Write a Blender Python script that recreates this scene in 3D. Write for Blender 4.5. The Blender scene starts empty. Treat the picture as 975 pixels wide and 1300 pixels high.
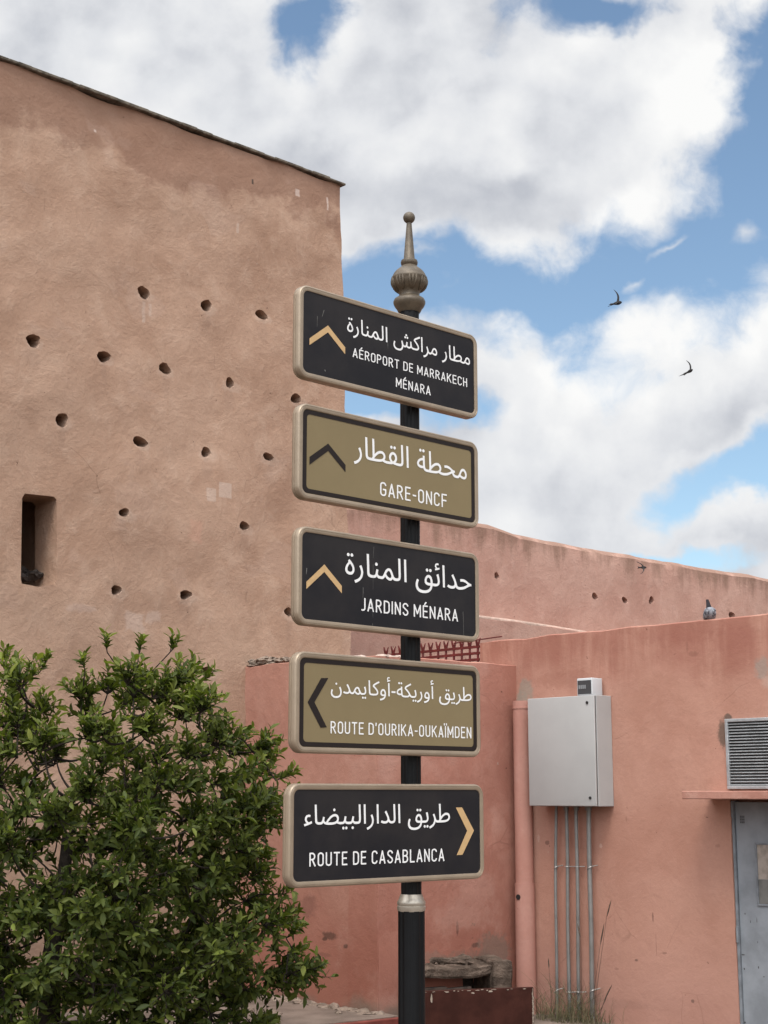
import bpy, bmesh, math, random
import numpy as np
from math import radians as R, sin, cos, pi, sqrt, atan2
from mathutils import Vector as V, Matrix, noise, geometry

sc = bpy.context.scene
COL = sc.collection
# ------------------------------------------------------------------ camera
EYE = V((0, 0, 1.6)); FPX = 1900.0; PITCH = R(10.63124)
cam = bpy.data.cameras.new('camera'); cam_o = bpy.data.objects.new('camera', cam); COL.objects.link(cam_o)
cam.sensor_fit = 'VERTICAL'; cam.sensor_height = 24.0; cam.lens = 24.0 * FPX / 1300.0
cam.clip_start = 0.05; cam.clip_end = 5000
cam_o.location = EYE; cam_o.rotation_euler = (R(90) + PITCH, 0, 0)
sc.camera = cam_o
FW = V((0, cos(PITCH), sin(PITCH))); UP = V((0, -sin(PITCH), cos(PITCH)))
def ray(x, y): return FW * FPX + V((1, 0, 0)) * (x - 487.5) + UP * (650 - y)
def hit(x, y, P, n):
    d = ray(x, y); return EYE + d * (((P - EYE) @ n) / (d @ n))
def atY(x, y, Y):
    d = ray(x, y); return EYE + d * (Y / d.y)
def skyp(x, y):
    d = ray(x, y); return (d.x / d.y, d.z / d.y)

# ------------------------------------------------------------------ world, sun, exposure
SUN_EL, SUN_AZ = 60, 192            # azimuth measured clockwise from +Y (north)
sc.view_settings.view_transform = 'Standard'; sc.view_settings.look = 'None'
sc.view_settings.exposure = 0.6; sc.view_settings.gamma = 1.0
sc.view_settings.use_curve_mapping = False
W = bpy.data.worlds.new('World'); sc.world = W; W.use_nodes = True
SKY_STRENGTH = 0.1

class NT:
    """small helper to write node trees as expressions"""
    def __init__(s, tree): s.t = tree; s.N = tree.nodes; s.L = tree.links
    def node(s, typ, **kw):
        n = s.N.new(typ)
        for k, v in kw.items(): setattr(n, k, v)
        return n
    def put(s, sock, v):
        if hasattr(v, 'is_output') or isinstance(v, bpy.types.NodeSocket): s.L.new(v, sock)
        elif isinstance(v, (tuple, list)) and len(v) == 3 and sock.type == 'RGBA': sock.default_value = (*v, 1)
        else: sock.default_value = v
    def m(s, op, a, b=0.0, c=0.0, clamp=False):
        n = s.node('ShaderNodeMath', operation=op, use_clamp=clamp)
        for i, v in enumerate((a, b, c)): s.put(n.inputs[i], v)
        return n.outputs[0]
    def vm(s, op, a, b=(0, 0, 0)):
        n = s.node('ShaderNodeVectorMath', operation=op)
        s.put(n.inputs[0], a); s.put(n.inputs[1], b)
        return n.outputs[0]
    def noise(s, vec, scale, detail=4, rough=0.55, dist=0.0, dim='3D'):
        n = s.node('ShaderNodeTexNoise', noise_dimensions=dim)
        s.put(n.inputs['Vector'], vec); n.inputs['Scale'].default_value = scale
        n.inputs['Detail'].default_value = detail; n.inputs['Roughness'].default_value = rough
        n.inputs['Distortion'].default_value = dist
        return n.outputs['Fac']
    def smooth(s, v, lo, hi):
        n = s.node('ShaderNodeMapRange', interpolation_type='SMOOTHSTEP', clamp=True)
        s.put(n.inputs[0], v); n.inputs[1].default_value = lo; n.inputs[2].default_value = hi
        return n.outputs[0]
    def lin(s, v, a, b, c, d):
        n = s.node('ShaderNodeMapRange', clamp=True)
        for i, q in enumerate((v, a, b, c, d)): s.put(n.inputs[i], q)
        return n.outputs[0]
    def mix(s, f, a, b, blend='MIX'):
        n = s.node('ShaderNodeMix', data_type='RGBA', blend_type=blend)
        s.put(n.inputs[0], f); s.put(n.inputs[6], a); s.put(n.inputs[7], b)
        return n.outputs[2]
    def combine(s, x, y, z):
        n = s.node('ShaderNodeCombineXYZ')
        for i, q in enumerate((x, y, z)): s.put(n.inputs[i], q)
        return n.outputs[0]
    def sep(s, v):
        n = s.node('ShaderNodeSeparateXYZ'); s.put(n.inputs[0], v); return n.outputs

def build_sky():
    k = NT(W.node_tree); k.N.clear()
    out = k.node('ShaderNodeOutputWorld'); bg = k.node('ShaderNodeBackground'); bg.inputs[1].default_value = SKY_STRENGTH
    k.L.new(bg.outputs[0], out.inputs[0])
    sky = k.node('ShaderNodeTexSky', sky_type='NISHITA', sun_disc=False)
    sky.sun_elevation = R(SUN_EL); sky.sun_rotation = R(SUN_AZ)
    sky.air_density = 1.0; sky.dust_density = 0.6; sky.ozone_density = 1.6
    d = k.node('ShaderNodeTexCoord').outputs['Generated']
    x, y, z = k.sep(d)
    yy = k.m('MAXIMUM', k.m('ABSOLUTE', y), 0.12)
    p = k.combine(k.m('DIVIDE', x, yy), k.m('DIVIDE', z, yy), k.m('MULTIPLY', y, 3.0))
    warp = k.node('ShaderNodeTexNoise', noise_dimensions='2D'); k.put(warp.inputs['Vector'], p); warp.inputs['Scale'].default_value = 4.5; warp.inputs['Detail'].default_value = 6; warp.inputs['Roughness'].default_value = 0.6
    pw = k.vm('ADD', p, k.vm('MULTIPLY', k.vm('SUBTRACT', warp.outputs['Color'], (0.5, 0.5, 0.5)), (0.14, 0.11, 0)))
    wx, wy, _ = k.sep(pw)
    def blob(px, py, rx, ry, ang):
        cx, cy = skyp(px, py); rx /= FPX * 0.98; ry /= FPX * 0.98
        c, s_ = cos(R(ang)), sin(R(ang))
        ax = k.m('SUBTRACT', wx, cx); ay = k.m('SUBTRACT', wy, cy)
        qx = k.m('DIVIDE', k.m('ADD', k.m('MULTIPLY', ax, c), k.m('MULTIPLY', ay, s_)), rx)
        qy = k.m('DIVIDE', k.m('SUBTRACT', k.m('MULTIPLY', ay, c), k.m('MULTIPLY', ax, s_)), ry)
        r = k.m('SQRT', k.m('ADD', k.m('MULTIPLY', qx, qx), k.m('MULTIPLY', qy, qy)))
        return k.m('SUBTRACT', 1.0, r)
    def union(bl):
        f = bl[0]
        for b in bl[1:]: f = k.m('MAXIMUM', f, b)
        return k.m('MAXIMUM', f, -1.0)
    # gaps of clear sky between the cumulus banks
    gaps = union([blob(1010, 240, 265, 120, 40), blob(860, 310, 190, 80, 22), blob(640, 372, 240, 52, 6), blob(470, 360, 90, 60, 0),
                  k.m('MULTIPLY', blob(410, 8, 46, 42, 40), 0.6), k.m('MULTIPLY', blob(725, 8, 80, 26, 10), 0.62), blob(1010, 70, 70, 150, -10), blob(470, 512, 75, 30, 0),
                  blob(960, 600, 80, 30, 15), blob(850, 694, 120, 16, 0)])
    puffs = union([blob(838, 288, 70, 15, 30), blob(982, 290, 50, 34, 0), blob(783, 347, 40, 15, 40), blob(500, 325, 60, 18, 0)])
    n1 = k.noise(pw, 6.5, 10, 0.62, dim='2D'); n2 = k.noise(p, 22, 7, 0.62, 0.4, dim='2D')
    def billow(vec, sc):
        v = k.node('ShaderNodeTexVoronoi', feature='SMOOTH_F1', voronoi_dimensions='2D'); k.put(v.inputs['Vector'], vec); v.inputs['Scale'].default_value = sc; v.inputs['Smoothness'].default_value = 0.6
        v.inputs['Detail'].default_value = 1.0; v.inputs['Roughness'].default_value = 0.5; v.inputs['Lacunarity'].default_value = 2.2
        return k.m('SUBTRACT', 0.66, v.outputs['Distance'])
    pb = k.vm('ADD', p, k.vm('MULTIPLY', k.vm('SUBTRACT', warp.outputs['Color'], (0.5, 0.5, 0.5)), (0.05, 0.05, 0)))
    bl = billow(pb, 13.0)
    nn = k.m('ADD', k.m('ADD', k.m('MULTIPLY', k.m('SUBTRACT', n1, 0.5), 1.5), k.m('MULTIPLY', bl, 0.9)), k.m('MULTIPLY', k.m('SUBTRACT', n2, 0.5), 0.75))
    dens = k.m('ADD', k.m('MULTIPLY', gaps, -1.0), nn)
    wisp = k.m('MULTIPLY', k.smooth(k.m('ADD', k.m('MULTIPLY', puffs, 0.9), k.m('MULTIPLY', nn, 0.8)), 0.25, 1.25), 0.75)
    front = k.smooth(y, 0.0, 0.25)
    elsewhere = k.m('ADD', k.m('MULTIPLY', k.m('SUBTRACT', k.noise(d, 2.2, 7, 0.55), 0.47), 4.0), 0.1)
    dens = k.m('ADD', k.m('MULTIPLY', dens, front), k.m('MULTIPLY', elsewhere, k.m('SUBTRACT', 1.0, front)))
    cover = k.m('MAXIMUM', k.smooth(dens, -0.36, 0.50), k.m('MULTIPLY', wisp, front))
    # light and dark billows inside the cloud: density difference towards the sun
    po = k.vm('ADD', p, (-0.035, 0.05, 0))
    s1 = k.m('SUBTRACT', k.noise(p, 3.6, 5, 0.48, dim='2D'), k.noise(po, 3.6, 5, 0.48, dim='2D'))
    s2 = k.m('SUBTRACT', k.noise(p, 24, 6, 0.6, dim='2D'), k.noise(k.vm('ADD', p, (-0.009, 0.012, 0)), 24, 6, 0.6, dim='2D'))
    lumi = k.m('ADD', k.m('ADD', k.m('MULTIPLY', s1, 2.2), k.m('MULTIPLY', s2, 0.35)), k.m('MULTIPLY', k.m('SUBTRACT', bl, billow(k.vm('ADD', pb, (-0.012, 0.018, 0)), 13.0)), 0.55))
    thick = k.smooth(dens, 0.35, 1.5)
    body = k.m('SUBTRACT', k.m('ADD', 0.62, k.m('MULTIPLY', lumi, 1.0)), k.m('MULTIPLY', k.m('MULTIPLY', thick, k.noise(p, 3.0, 3, 0.5, dim='2D')), 0.5))
    # shaded cloud bases and bright billow crests
    base = union([blob(600, 250, 190, 90, 8), blob(250, 40, 260, 90, -10), blob(860, 540, 170, 70, -8), blob(700, 600, 160, 60, 0)])
    crest = union([blob(470, 110, 130, 90, 30), blob(860, 90, 110, 80, 0), blob(560, 180, 110, 50, 10), blob(860, 390, 170, 55, 15), blob(660, 440, 110, 60, 0), blob(560, 320, 170, 34, 5), blob(950, 330, 60, 40, 0), blob(760, 250, 50, 90, -30)])
    body = k.m('ADD', body, k.m('SUBTRACT', k.m('MULTIPLY', k.smooth(crest, -0.35, 0.6), 0.30), k.m('MULTIPLY', k.smooth(base, -0.4, 0.8), 0.30)))
    ramp = k.node('ShaderNodeValToRGB'); k.L.new(k.m('MULTIPLY', body, 1.0, clamp=True), ramp.inputs[0])
    e = ramp.color_ramp.elements
    e[0].position = 0.0; e[0].color = (3.5, 3.65, 4.0, 1); e[1].position = 1.0; e[1].color = (6.4, 6.4, 6.35, 1)
    m_ = e.new(0.45); m_.color = (5.05, 5.15, 5.35, 1)
    skyc = k.mix(1.0, sky.outputs[0], (1.10, 1.12, 1.05), 'MULTIPLY')
    # clouds near the veiled sun, unseen behind the viewer, boosted as added soft fill
    dt = k.node('ShaderNodeVectorMath', operation='DOT_PRODUCT'); k.put(dt.inputs[0], d); dt.inputs[1].default_value = tuple(sd)
    glow = k.m('ADD', 1.0, k.m('MULTIPLY', k.smooth(dt.outputs['Value'], 0.25, 0.98), 3.6))
    cl = k.node('ShaderNodeVectorMath', operation='SCALE'); k.put(cl.inputs[0], ramp.outputs[0]); k.put(cl.inputs['Scale'], glow)
    k.L.new(k.mix(cover, skyc, cl.outputs[0]), bg.inputs[0])
sun = bpy.data.lights.new('sun', 'SUN'); sun.energy = 1.3; sun.angle = R(18); sun.color = (1.0, 0.95, 0.87)
sun_o = bpy.data.objects.new('sun', sun); COL.objects.link(sun_o)
sd = V((sin(R(SUN_AZ)) * cos(R(SUN_EL)), cos(R(SUN_AZ)) * cos(R(SUN_EL)), sin(R(SUN_EL))))
build_sky()
sun_o.rotation_euler = sd.to_track_quat('Z', 'Y').to_euler(); sun_o.location = sd * 30

# ------------------------------------------------------------------ materials
def mat(name, col, rough=0.7, metal=0.0, spec=0.3, var=0.0, vscale=8.0, col2=None, bump=0.0, bscale=60.0, bdist=0.01, trans=0.0):
    M = bpy.data.materials.new(name); M.use_nodes = True
    k = NT(M.node_tree); b = k.N['Principled BSDF']
    b.inputs['Roughness'].default_value = rough; b.inputs['Metallic'].default_value = metal
    b.inputs['Specular IOR Level'].default_value = spec
    tc = k.node('ShaderNodeTexCoord').outputs['Object']
    if col2 is None: col2 = tuple(c * (1 - var) for c in col)
    n = k.noise(tc, vscale, 6, 0.6)
    k.L.new(k.mix(k.smooth(n, 0.35, 0.65), col2, col), b.inputs['Base Color'])
    if bump:
        bp = k.node('ShaderNodeBump'); bp.inputs['Strength'].default_value = bump; bp.inputs['Distance'].default_value = bdist
        k.L.new(k.noise(tc, bscale, 6, 0.6), bp.inputs['Height']); k.L.new(bp.outputs[0], b.inputs['Normal'])
    return M

def plaster(name, base, dark, light, bump=0.5, streak=0.5, extra=None, patch=(0.5, 0.5)):
    """weathered earth render: broad patches, vertical rain streaks, trowel marks, pits"""
    M = bpy.data.materials.new(name); M.use_nodes = True
    k = NT(M.node_tree); b = k.N['Principled BSDF']
    b.inputs['Roughness'].default_value = 0.92; b.inputs['Specular IOR Level'].default_value = 0.12
    P = k.node('ShaderNodeTexCoord').outputs['Object']
    w = k.node('ShaderNodeTexNoise'); k.put(w.inputs['Vector'], P); w.inputs['Scale'].default_value = 2.4; w.inputs['Detail'].default_value = 1.5
    Pw = k.vm('ADD', P, k.vm('MULTIPLY', k.vm('SUBTRACT', w.outputs['Color'], (0.5, 0.5, 0.5)), (0.22, 0.22, 0.22)))
    broad = k.noise(Pw, 1.3, 6, 0.6); mid = k.noise(Pw, 4.6, 10, 0.68); fine = k.noise(P, 38, 8, 0.7)
    st = k.noise(k.vm('MULTIPLY', Pw, (8, 8, 0.8)), 1.0, 8, 0.68)
    c = k.mix(k.smooth(broad, 0.34, 0.66), dark, base)
    c = k.mix(k.m('MULTIPLY', k.smooth(mid, 0.48, 0.68), patch[0]), c, light)
    c = k.mix(k.m('MULTIPLY', k.smooth(mid, 0.48, 0.3), patch[1]), c, dark)
    c = k.mix(k.m('MULTIPLY', k.smooth(st, 0.55, 0.75), streak), c, dark)
    c = k.mix(k.m('MULTIPLY', k.smooth(st, 0.42, 0.25), streak * 0.6), c, light)
    c = k.mix(k.lin(fine, 0.3, 0.7, 0.0, 0.35), c, tuple(q * 0.72 for q in base))
    pits = k.smooth(k.noise(P, 26, 3, 0.5), 0.735, 0.77)
    c = k.mix(k.m('MULTIPLY', pits, 0.75), c, tuple(q * 0.3 for q in dark))
    vo = k.node('ShaderNodeTexVoronoi', feature='DISTANCE_TO_EDGE'); k.put(vo.inputs['Vector'], k.vm('ADD', Pw, k.vm('MULTIPLY', k.vm('SUBTRACT', k.node('ShaderNodeTexNoise').outputs['Color'], (.5, .5, .5)), (.0, .0, .0)))); vo.inputs['Scale'].default_value = 1.3
    crack = k.m('MULTIPLY', k.smooth(k.m('ADD', vo.outputs['Distance'], k.m('MULTIPLY', k.m('SUBTRACT', fine, .5), .012)), 0.006, 0.001), k.smooth(k.noise(k.vm('ADD', P, (4, 7, 1)), 1.6, 4, 0.6), 0.55, 0.62))
    c = k.mix(k.m('MULTIPLY', crack, 0.3), c, tuple(q * 0.4 for q in dark))
    chips = k.smooth(k.noise(k.vm('ADD', P, (9, 4, 2)), 17, 4, 0.6), 0.735, 0.76)
    c = k.mix(k.m('MULTIPLY', chips, 0.5), c, (0.42, 0.36, 0.31))
    if extra: c = extra(k, P, Pw, c)
    k.L.new(c, b.inputs['Base Color'])
    h = k.m('ADD', k.m('MULTIPLY', mid, 1.0), k.m('ADD', k.m('MULTIPLY', fine, 0.22), k.m('MULTIPLY', k.noise(P, 2.2, 6, 0.6), 0.8)))
    h = k.m('SUBTRACT', h, k.m('MULTIPLY', pits, 0.5))
    bp = k.node('ShaderNodeBump'); bp.inputs['Strength'].default_value = bump; bp.inputs['Distance'].default_value = 0.05
    k.L.new(h, bp.inputs['Height']); k.L.new(bp.outputs[0], b.inputs['Normal'])
    return M

def marks(k, P, c, axis, coords, lst):
    """ragged stains, chips and scars at given places on a wall; coords(px, py) -> (s, z)"""
    dt = k.node('ShaderNodeVectorMath', operation='DOT_PRODUCT'); k.put(dt.inputs[0], P); dt.inputs[1].default_value = tuple(axis)
    z = k.sep(P)[2]; n1 = k.m('MULTIPLY', k.m('SUBTRACT', k.noise(P, 24, 6, 0.65), 0.5), 1.7); n2 = k.m('MULTIPLY', k.m('SUBTRACT', k.noise(k.vm('ADD', P, (3, 7, 5)), 9, 4, 0.6), 0.5), 1.0)
    for px, py, rx, ry, f, col in lst:
        (sa, za), (sb, zb) = coords(px - rx, py - ry), coords(px + rx, py + ry); ((sc_, zc), rs, rz_) = (coords(px, py), abs(sb - sa) / 2, abs(za - zb) / 2)
        a = k.m('DIVIDE', k.m('SUBTRACT', dt.outputs['Value'], sc_), rs); b = k.m('DIVIDE', k.m('SUBTRACT', z, zc), rz_)
        d = k.m('ADD', k.m('SQRT', k.m('ADD', k.m('MULTIPLY', a, a), k.m('MULTIPLY', b, b))), k.m('ADD', n1, n2))
        c = k.mix(k.m('MULTIPLY', k.smooth(d, 1.2, 0.6), f * 0.85), c, col)
    return c

# ------------------------------------------------------------------ object helpers
def thing(name, label, cat, loc=(0, 0, 0), rz=0.0, group=None):
    o = bpy.data.objects.new(name, None); o.empty_display_size = 0.1; COL.objects.link(o)
    o.location = loc; o.rotation_euler = (0, 0, rz)
    o['label'] = label; o['category'] = cat
    if group: o['group'] = group
    return o
def wmat(o):
    m = Matrix.Translation(o.location) @ o.rotation_euler.to_matrix().to_4x4()
    return wmat(o.parent) @ m if o.parent else m
def obj(name, bm, m, parent=None, label=None, cat=None, group=None, kind=None, smooth=None, local=False):
    """link a bmesh as one object; world-space geometry is moved into its parent's space"""
    if parent is not None and not local: bm.transform(wmat(parent).inverted())
    me = bpy.data.meshes.new(name); bm.to_mesh(me); bm.free()
    o = bpy.data.objects.new(name, me); COL.objects.link(o)
    for mm in (m if isinstance(m, (list, tuple)) else [m]): me.materials.append(mm)
    if smooth is not None:
        me.polygons.foreach_set('use_smooth', [True] * len(me.polygons))
        if smooth > 0: me.set_sharp_from_angle(angle=R(smooth))
    if parent is not None: o.parent = parent
    if label: o['label'] = label
    if cat: o['category'] = cat
    if group: o['group'] = group
    if kind: o['kind'] = kind
    return o
def base_origin(o, P):
    """give a one-mesh thing an origin at its base"""
    P = V(P); o.data.transform(Matrix.Translation(-P)); o.location = P

def add_box(bm, O, X, Y, Z, bev=0.0, seg=2):
    """box from corner O spanned by three vectors"""
    O, X, Y, Z = V(O), V(X), V(Y), V(Z)
    vs = [bm.verts.new(O + X * i + Y * j + Z * q) for q in (0, 1) for j in (0, 1) for i in (0, 1)]
    fs = [bm.faces.new([vs[i] for i in f]) for f in ((0, 2, 3, 1), (4, 5, 7, 6), (0, 1, 5, 4), (2, 6, 7, 3), (0, 4, 6, 2), (1, 3, 7, 5))]
    if X.cross(Y).dot(Z) < 0:
        for f in fs: f.normal_flip()
    if bev:
        es = list({e for f in fs for e in f.edges})
        bmesh.ops.bevel(bm, geom=es, offset=bev, segments=seg, profile=0.5, affect='EDGES')
def add_tube(bm, pts, rad, seg=10, cap=True):
    pts = [V(p) for p in pts]; n = len(pts)
    rads = rad if isinstance(rad, (list, tuple)) else [rad] * n
    ref = V((0.123, 0.31, 0.9)); rings = []
    for i, p in enumerate(pts):
        t = (pts[min(i + 1, n - 1)] - pts[max(i - 1, 0)]).normalized()
        a = t.cross(ref)
        if a.length < 0.05: a = t.cross(V((1, 0, 0)))
        a.normalize(); b = t.cross(a)
        rings.append([bm.verts.new(p + (a * cos(2 * pi * j / seg) + b * sin(2 * pi * j / seg)) * rads[i]) for j in range(seg)])
    for r0, r1 in zip(rings, rings[1:]):
        for j in range(seg): bm.faces.new((r0[j], r0[(j + 1) % seg], r1[(j + 1) % seg], r1[j]))
    if cap:
        bm.faces.new(list(reversed(rings[0]))); bm.faces.new(rings[-1])
def add_lathe(bm, prof, C, seg=32, flute=None):
    C = V(C); rings = []
    for r, z in prof:
        rings.append([bm.verts.new(C + V((cos(2 * pi * j / seg) * r * (flute(j, z) if flute else 1), sin(2 * pi * j / seg) * r * (flute(j, z) if flute else 1), z))) for j in range(seg)])
    for r0, r1 in zip(rings, rings[1:]):
        for j in range(seg): bm.faces.new((r0[j], r0[(j + 1) % seg], r1[(j + 1) % seg], r1[j]))
    bm.faces.new(list(reversed(rings[0]))); bm.faces.new(rings[-1])
def blob(bm, C, rx, ry, rz, amp=0.25, freq=3.0, seed=0, sub=3, rot=None):
    r = bmesh.ops.create_icosphere(bm, subdivisions=sub, radius=1.0)
    for v in r['verts']:
        d = v.co.copy(); f = 1 + amp * noise.fractal(d * freq + V((seed * 7.3, seed, 3)), 0.9, 2.0, 4)
        q = V((d.x * rx * f, d.y * ry * f, d.z * rz * f))
        v.co = V(C) + (rot @ q if rot else q)
def inside(p, poly):
    x, y = p[0], p[1]; c = False; j = len(poly) - 1
    for i in range(len(poly)):
        xi, yi = poly[i][0], poly[i][1]; xj, yj = poly[j][0], poly[j][1]
        if (yi > y) != (yj > y) and x < (xj - xi) * (y - yi) / (yj - yi) + xi: c = not c
        j = i
    return c
def resample(poly, step):
    out = []
    for i, p in enumerate(poly):
        q = poly[(i + 1) % len(poly)]; L = sqrt((q[0] - p[0]) ** 2 + (q[1] - p[1]) ** 2); n = max(1, int(L / step + 0.5))
        out += [(p[0] + (q[0] - p[0]) * t / n, p[1] + (q[1] - p[1]) * t / n) for t in range(n)]
    return out
ZUP = V((0, 0, 1))
def wall_sheet(O, a, n, outline, holes, grid, amp, seed, rings, freq=1.2, edge=0.0):
    """solid wall: front face in the plane O + a*s + z with real openings; rings = [(depth behind face, rise)]"""
    rng = random.Random(seed)
    out = resample(outline, grid)
    if edge: out = [(s + edge * noise.noise(V((s * 3, z * 3, seed))) * 2 , z + (edge * noise.noise(V((s * 4, z * 4, seed + 5))) * 2 if z > 0.1 else 0)) for s, z in out]
    pts = list(out); edges = [(i, (i + 1) % len(out)) for i in range(len(out))]
    hl = []
    for hp, *_ in holes:
        b0 = len(pts); pts += hp; edges += [(b0 + i, b0 + (i + 1) % len(hp)) for i in range(len(hp))]; hl.append(range(b0, b0 + len(hp)))
    s0, s1 = min(p[0] for p in out), max(p[0] for p in out); z0, z1 = min(p[1] for p in out), max(p[1] for p in out)
    s = s0 + grid
    while s < s1 - grid * 0.5:
        z = z0 + grid
        while z < z1 - grid * 0.3:
            q = (s + rng.uniform(-.25, .25) * grid, z + rng.uniform(-.25, .25) * grid)
            if inside(q, out) and not any(inside(q, h[0]) for h in holes): pts.append(q)
            z += grid
        s += grid
    vo, eo, fo, ov, oe, of = geometry.delaunay_2d_cdt([V(p) for p in pts], edges, [], 0, 1e-6)
    bm = bmesh.new()
    def P3(s, z): return O + a * s + V((0, 0, z)) + n * (amp * noise.fractal(V((s * freq, z * freq, seed * 3.7)), 0.8, 2.1, 5))
    vs = [bm.verts.new(P3(p[0], p[1])) for p in vo]
    for f in fo:
        c = (sum(vo[i][0] for i in f) / len(f), sum(vo[i][1] for i in f) / len(f))
        if not inside(c, out) or any(inside(c, h[0]) for h in holes): continue
        bm.faces.new([vs[i] for i in f])
    back = {}
    for i, src in enumerate(ov):
        for q in src: back[q] = i
    def skirt(idx, offs, soft):
        prev = [vs[back[i]] for i in idx]
        if not soft: prev = [bm.verts.new(v.co) for v in prev]
        m = len(prev)
        for k_, off in enumerate(offs):
            cur = [bm.verts.new(off(j, prev0.co)) for j, prev0 in enumerate([vs[back[i]] for i in idx])]
            for j in range(m): bm.faces.new((prev[j], prev[(j + 1) % m], cur[(j + 1) % m], cur[j]))
            prev = cur
        bm.faces.new(prev)
    zt = max(p[1] for p in out)
    def mk(dep, rise):
        def f(j, co):
            up = 1.0 if out[j][1] > z0 + 0.05 and not (out[j][0] < s0 + 0.02 or out[j][0] > s1 - 0.02) else 0.0
            return co - n * dep + V((0, 0, rise * up))
        return f
    skirt(range(len(out)), [mk(d_, r_) for d_, r_ in rings], rings[0][1] > 0)
    for (hp, dep, shrink, soft), idx in zip(holes, hl):
        cs = sum(p[0] for p in hp) / len(hp); cz = sum(p[1] for p in hp) / len(hp); c3 = P3(cs, cz)
        def hk(t):
            def f(j, co):
                q = c3 + (co - c3) * (1 - shrink * t)
                return q - n * (dep * t) + V((0, 0, 0.05 * t * dep)) * (1 if soft else 0)
            return f
        if soft == 'chamber':
            def ck(d_, g):
                return lambda j, co: c3 + (co - c3) * g - n * d_
            skirt(idx, [ck(dep, 1.0), ck(dep + .02, 1.8), ck(2.2, 1.8)], False)
        else: skirt(idx, [hk(t) for t in ((0.08, 0.3, 1.0) if soft else (1.0,))], soft)
    bmesh.ops.recalc_face_normals(bm, faces=bm.faces)
    return bm
def poly_holes(pxs, O, a, n, rad, seed, dep=0.5):
    rng = random.Random(seed); hs = []
    for px, py, k in pxs:
        q = hit(px, py, O, n); s = (q - O) @ a; z = q.z - O.z
        m = 20; r = rad * k; sq = rng.uniform(1.02, 1.28)
        hp = []
        for i in range(m):
            t = 2 * pi * i / m; rr = r * (1 + rng.uniform(-.07, .07) + .10 * cos(2 * t + px) + .07 * sin(3 * t + py))
            hp.append((s + cos(t) * rr * sq, z + sin(t) * rr / sq))
        hs.append((hp, dep, 0.12, True))
    return hs

# ------------------------------------------------------------------ layout of the place
AX = R(46.6)
U = V((sin(AX), cos(AX), 0)); NV = V((-cos(AX), sin(AX), 0))     # along the rampart / away from its face
GZ = 0.0; PAVE = 0.12
def ground(x, y, z=PAVE):
    d = ray(x, y); return EYE + d * ((z - EYE.z) / d.z)
C = ground(479, 1287); C.z = 0                                   # near corner of the annex
A = hit(310, 900, C, U); A.z = 0                                 # annex meets the tower
B = hit(655, 900, C, NV); B.z = 0                                # annex meets the pink building
NT_ = -NV                                                        # tower front normal
NB = -U                                                          # building front normal
SB = -NV                                                         # building's s direction (towards the right)
def on_tower(x, y): q = hit(x, y, A, NV); return ((q - A) @ U, q.z)
def on_bld(x, y, off=0.0): q = hit(x, y, B + NB * off, U); return ((q - B) @ SB, q.z)
def bpt(s, z, off=0.0): return B + SB * s + V((0, 0, z)) + NB * off

# ------------------------------------------------------------------ setting: ground, pavement
M_ground = mat('dusty_ground', (0.205, 0.16, 0.132), 0.95, spec=0.1, var=0.35, vscale=2.5, bump=0.5, bscale=30, bdist=0.02)
M_kerb = mat('red_kerb_paint', (0.20, 0.05, 0.038), 0.85, var=0.35, vscale=9, bump=0.3, bscale=40)
bm = bmesh.new()
vs = [bm.verts.new(q) for q in ((-1500, -1500, 0), (1500, -1500, 0), (1500, 1500, 0), (-1500, 1500, 0))]; bm.faces.new(vs)
obj('ground', bm, M_ground, kind='structure')
k0, k1 = ground(421, 1299), ground(506, 1290)
kd = (k1 - k0).normalized(); kn = V((kd.y, -kd.x, 0))
if kn.y > 0: kn = -kn
bm = bmesh.new(); st = k0 - kd * 7
add_box(bm, V((st.x, st.y, 0)), kd * 7.55, -kn * 2.6, V((0, 0, PAVE)))
obj('pavement', bm, M_ground, kind='structure')
bm = bmesh.new()
add_box(bm, V((st.x, st.y, 0)) + kn * 0.05, kd * 7.55, -kn * 0.048, V((0, 0, PAVE - 0.004)), 0.006)
obj('kerb', bm, M_kerb, kind='structure')

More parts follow.
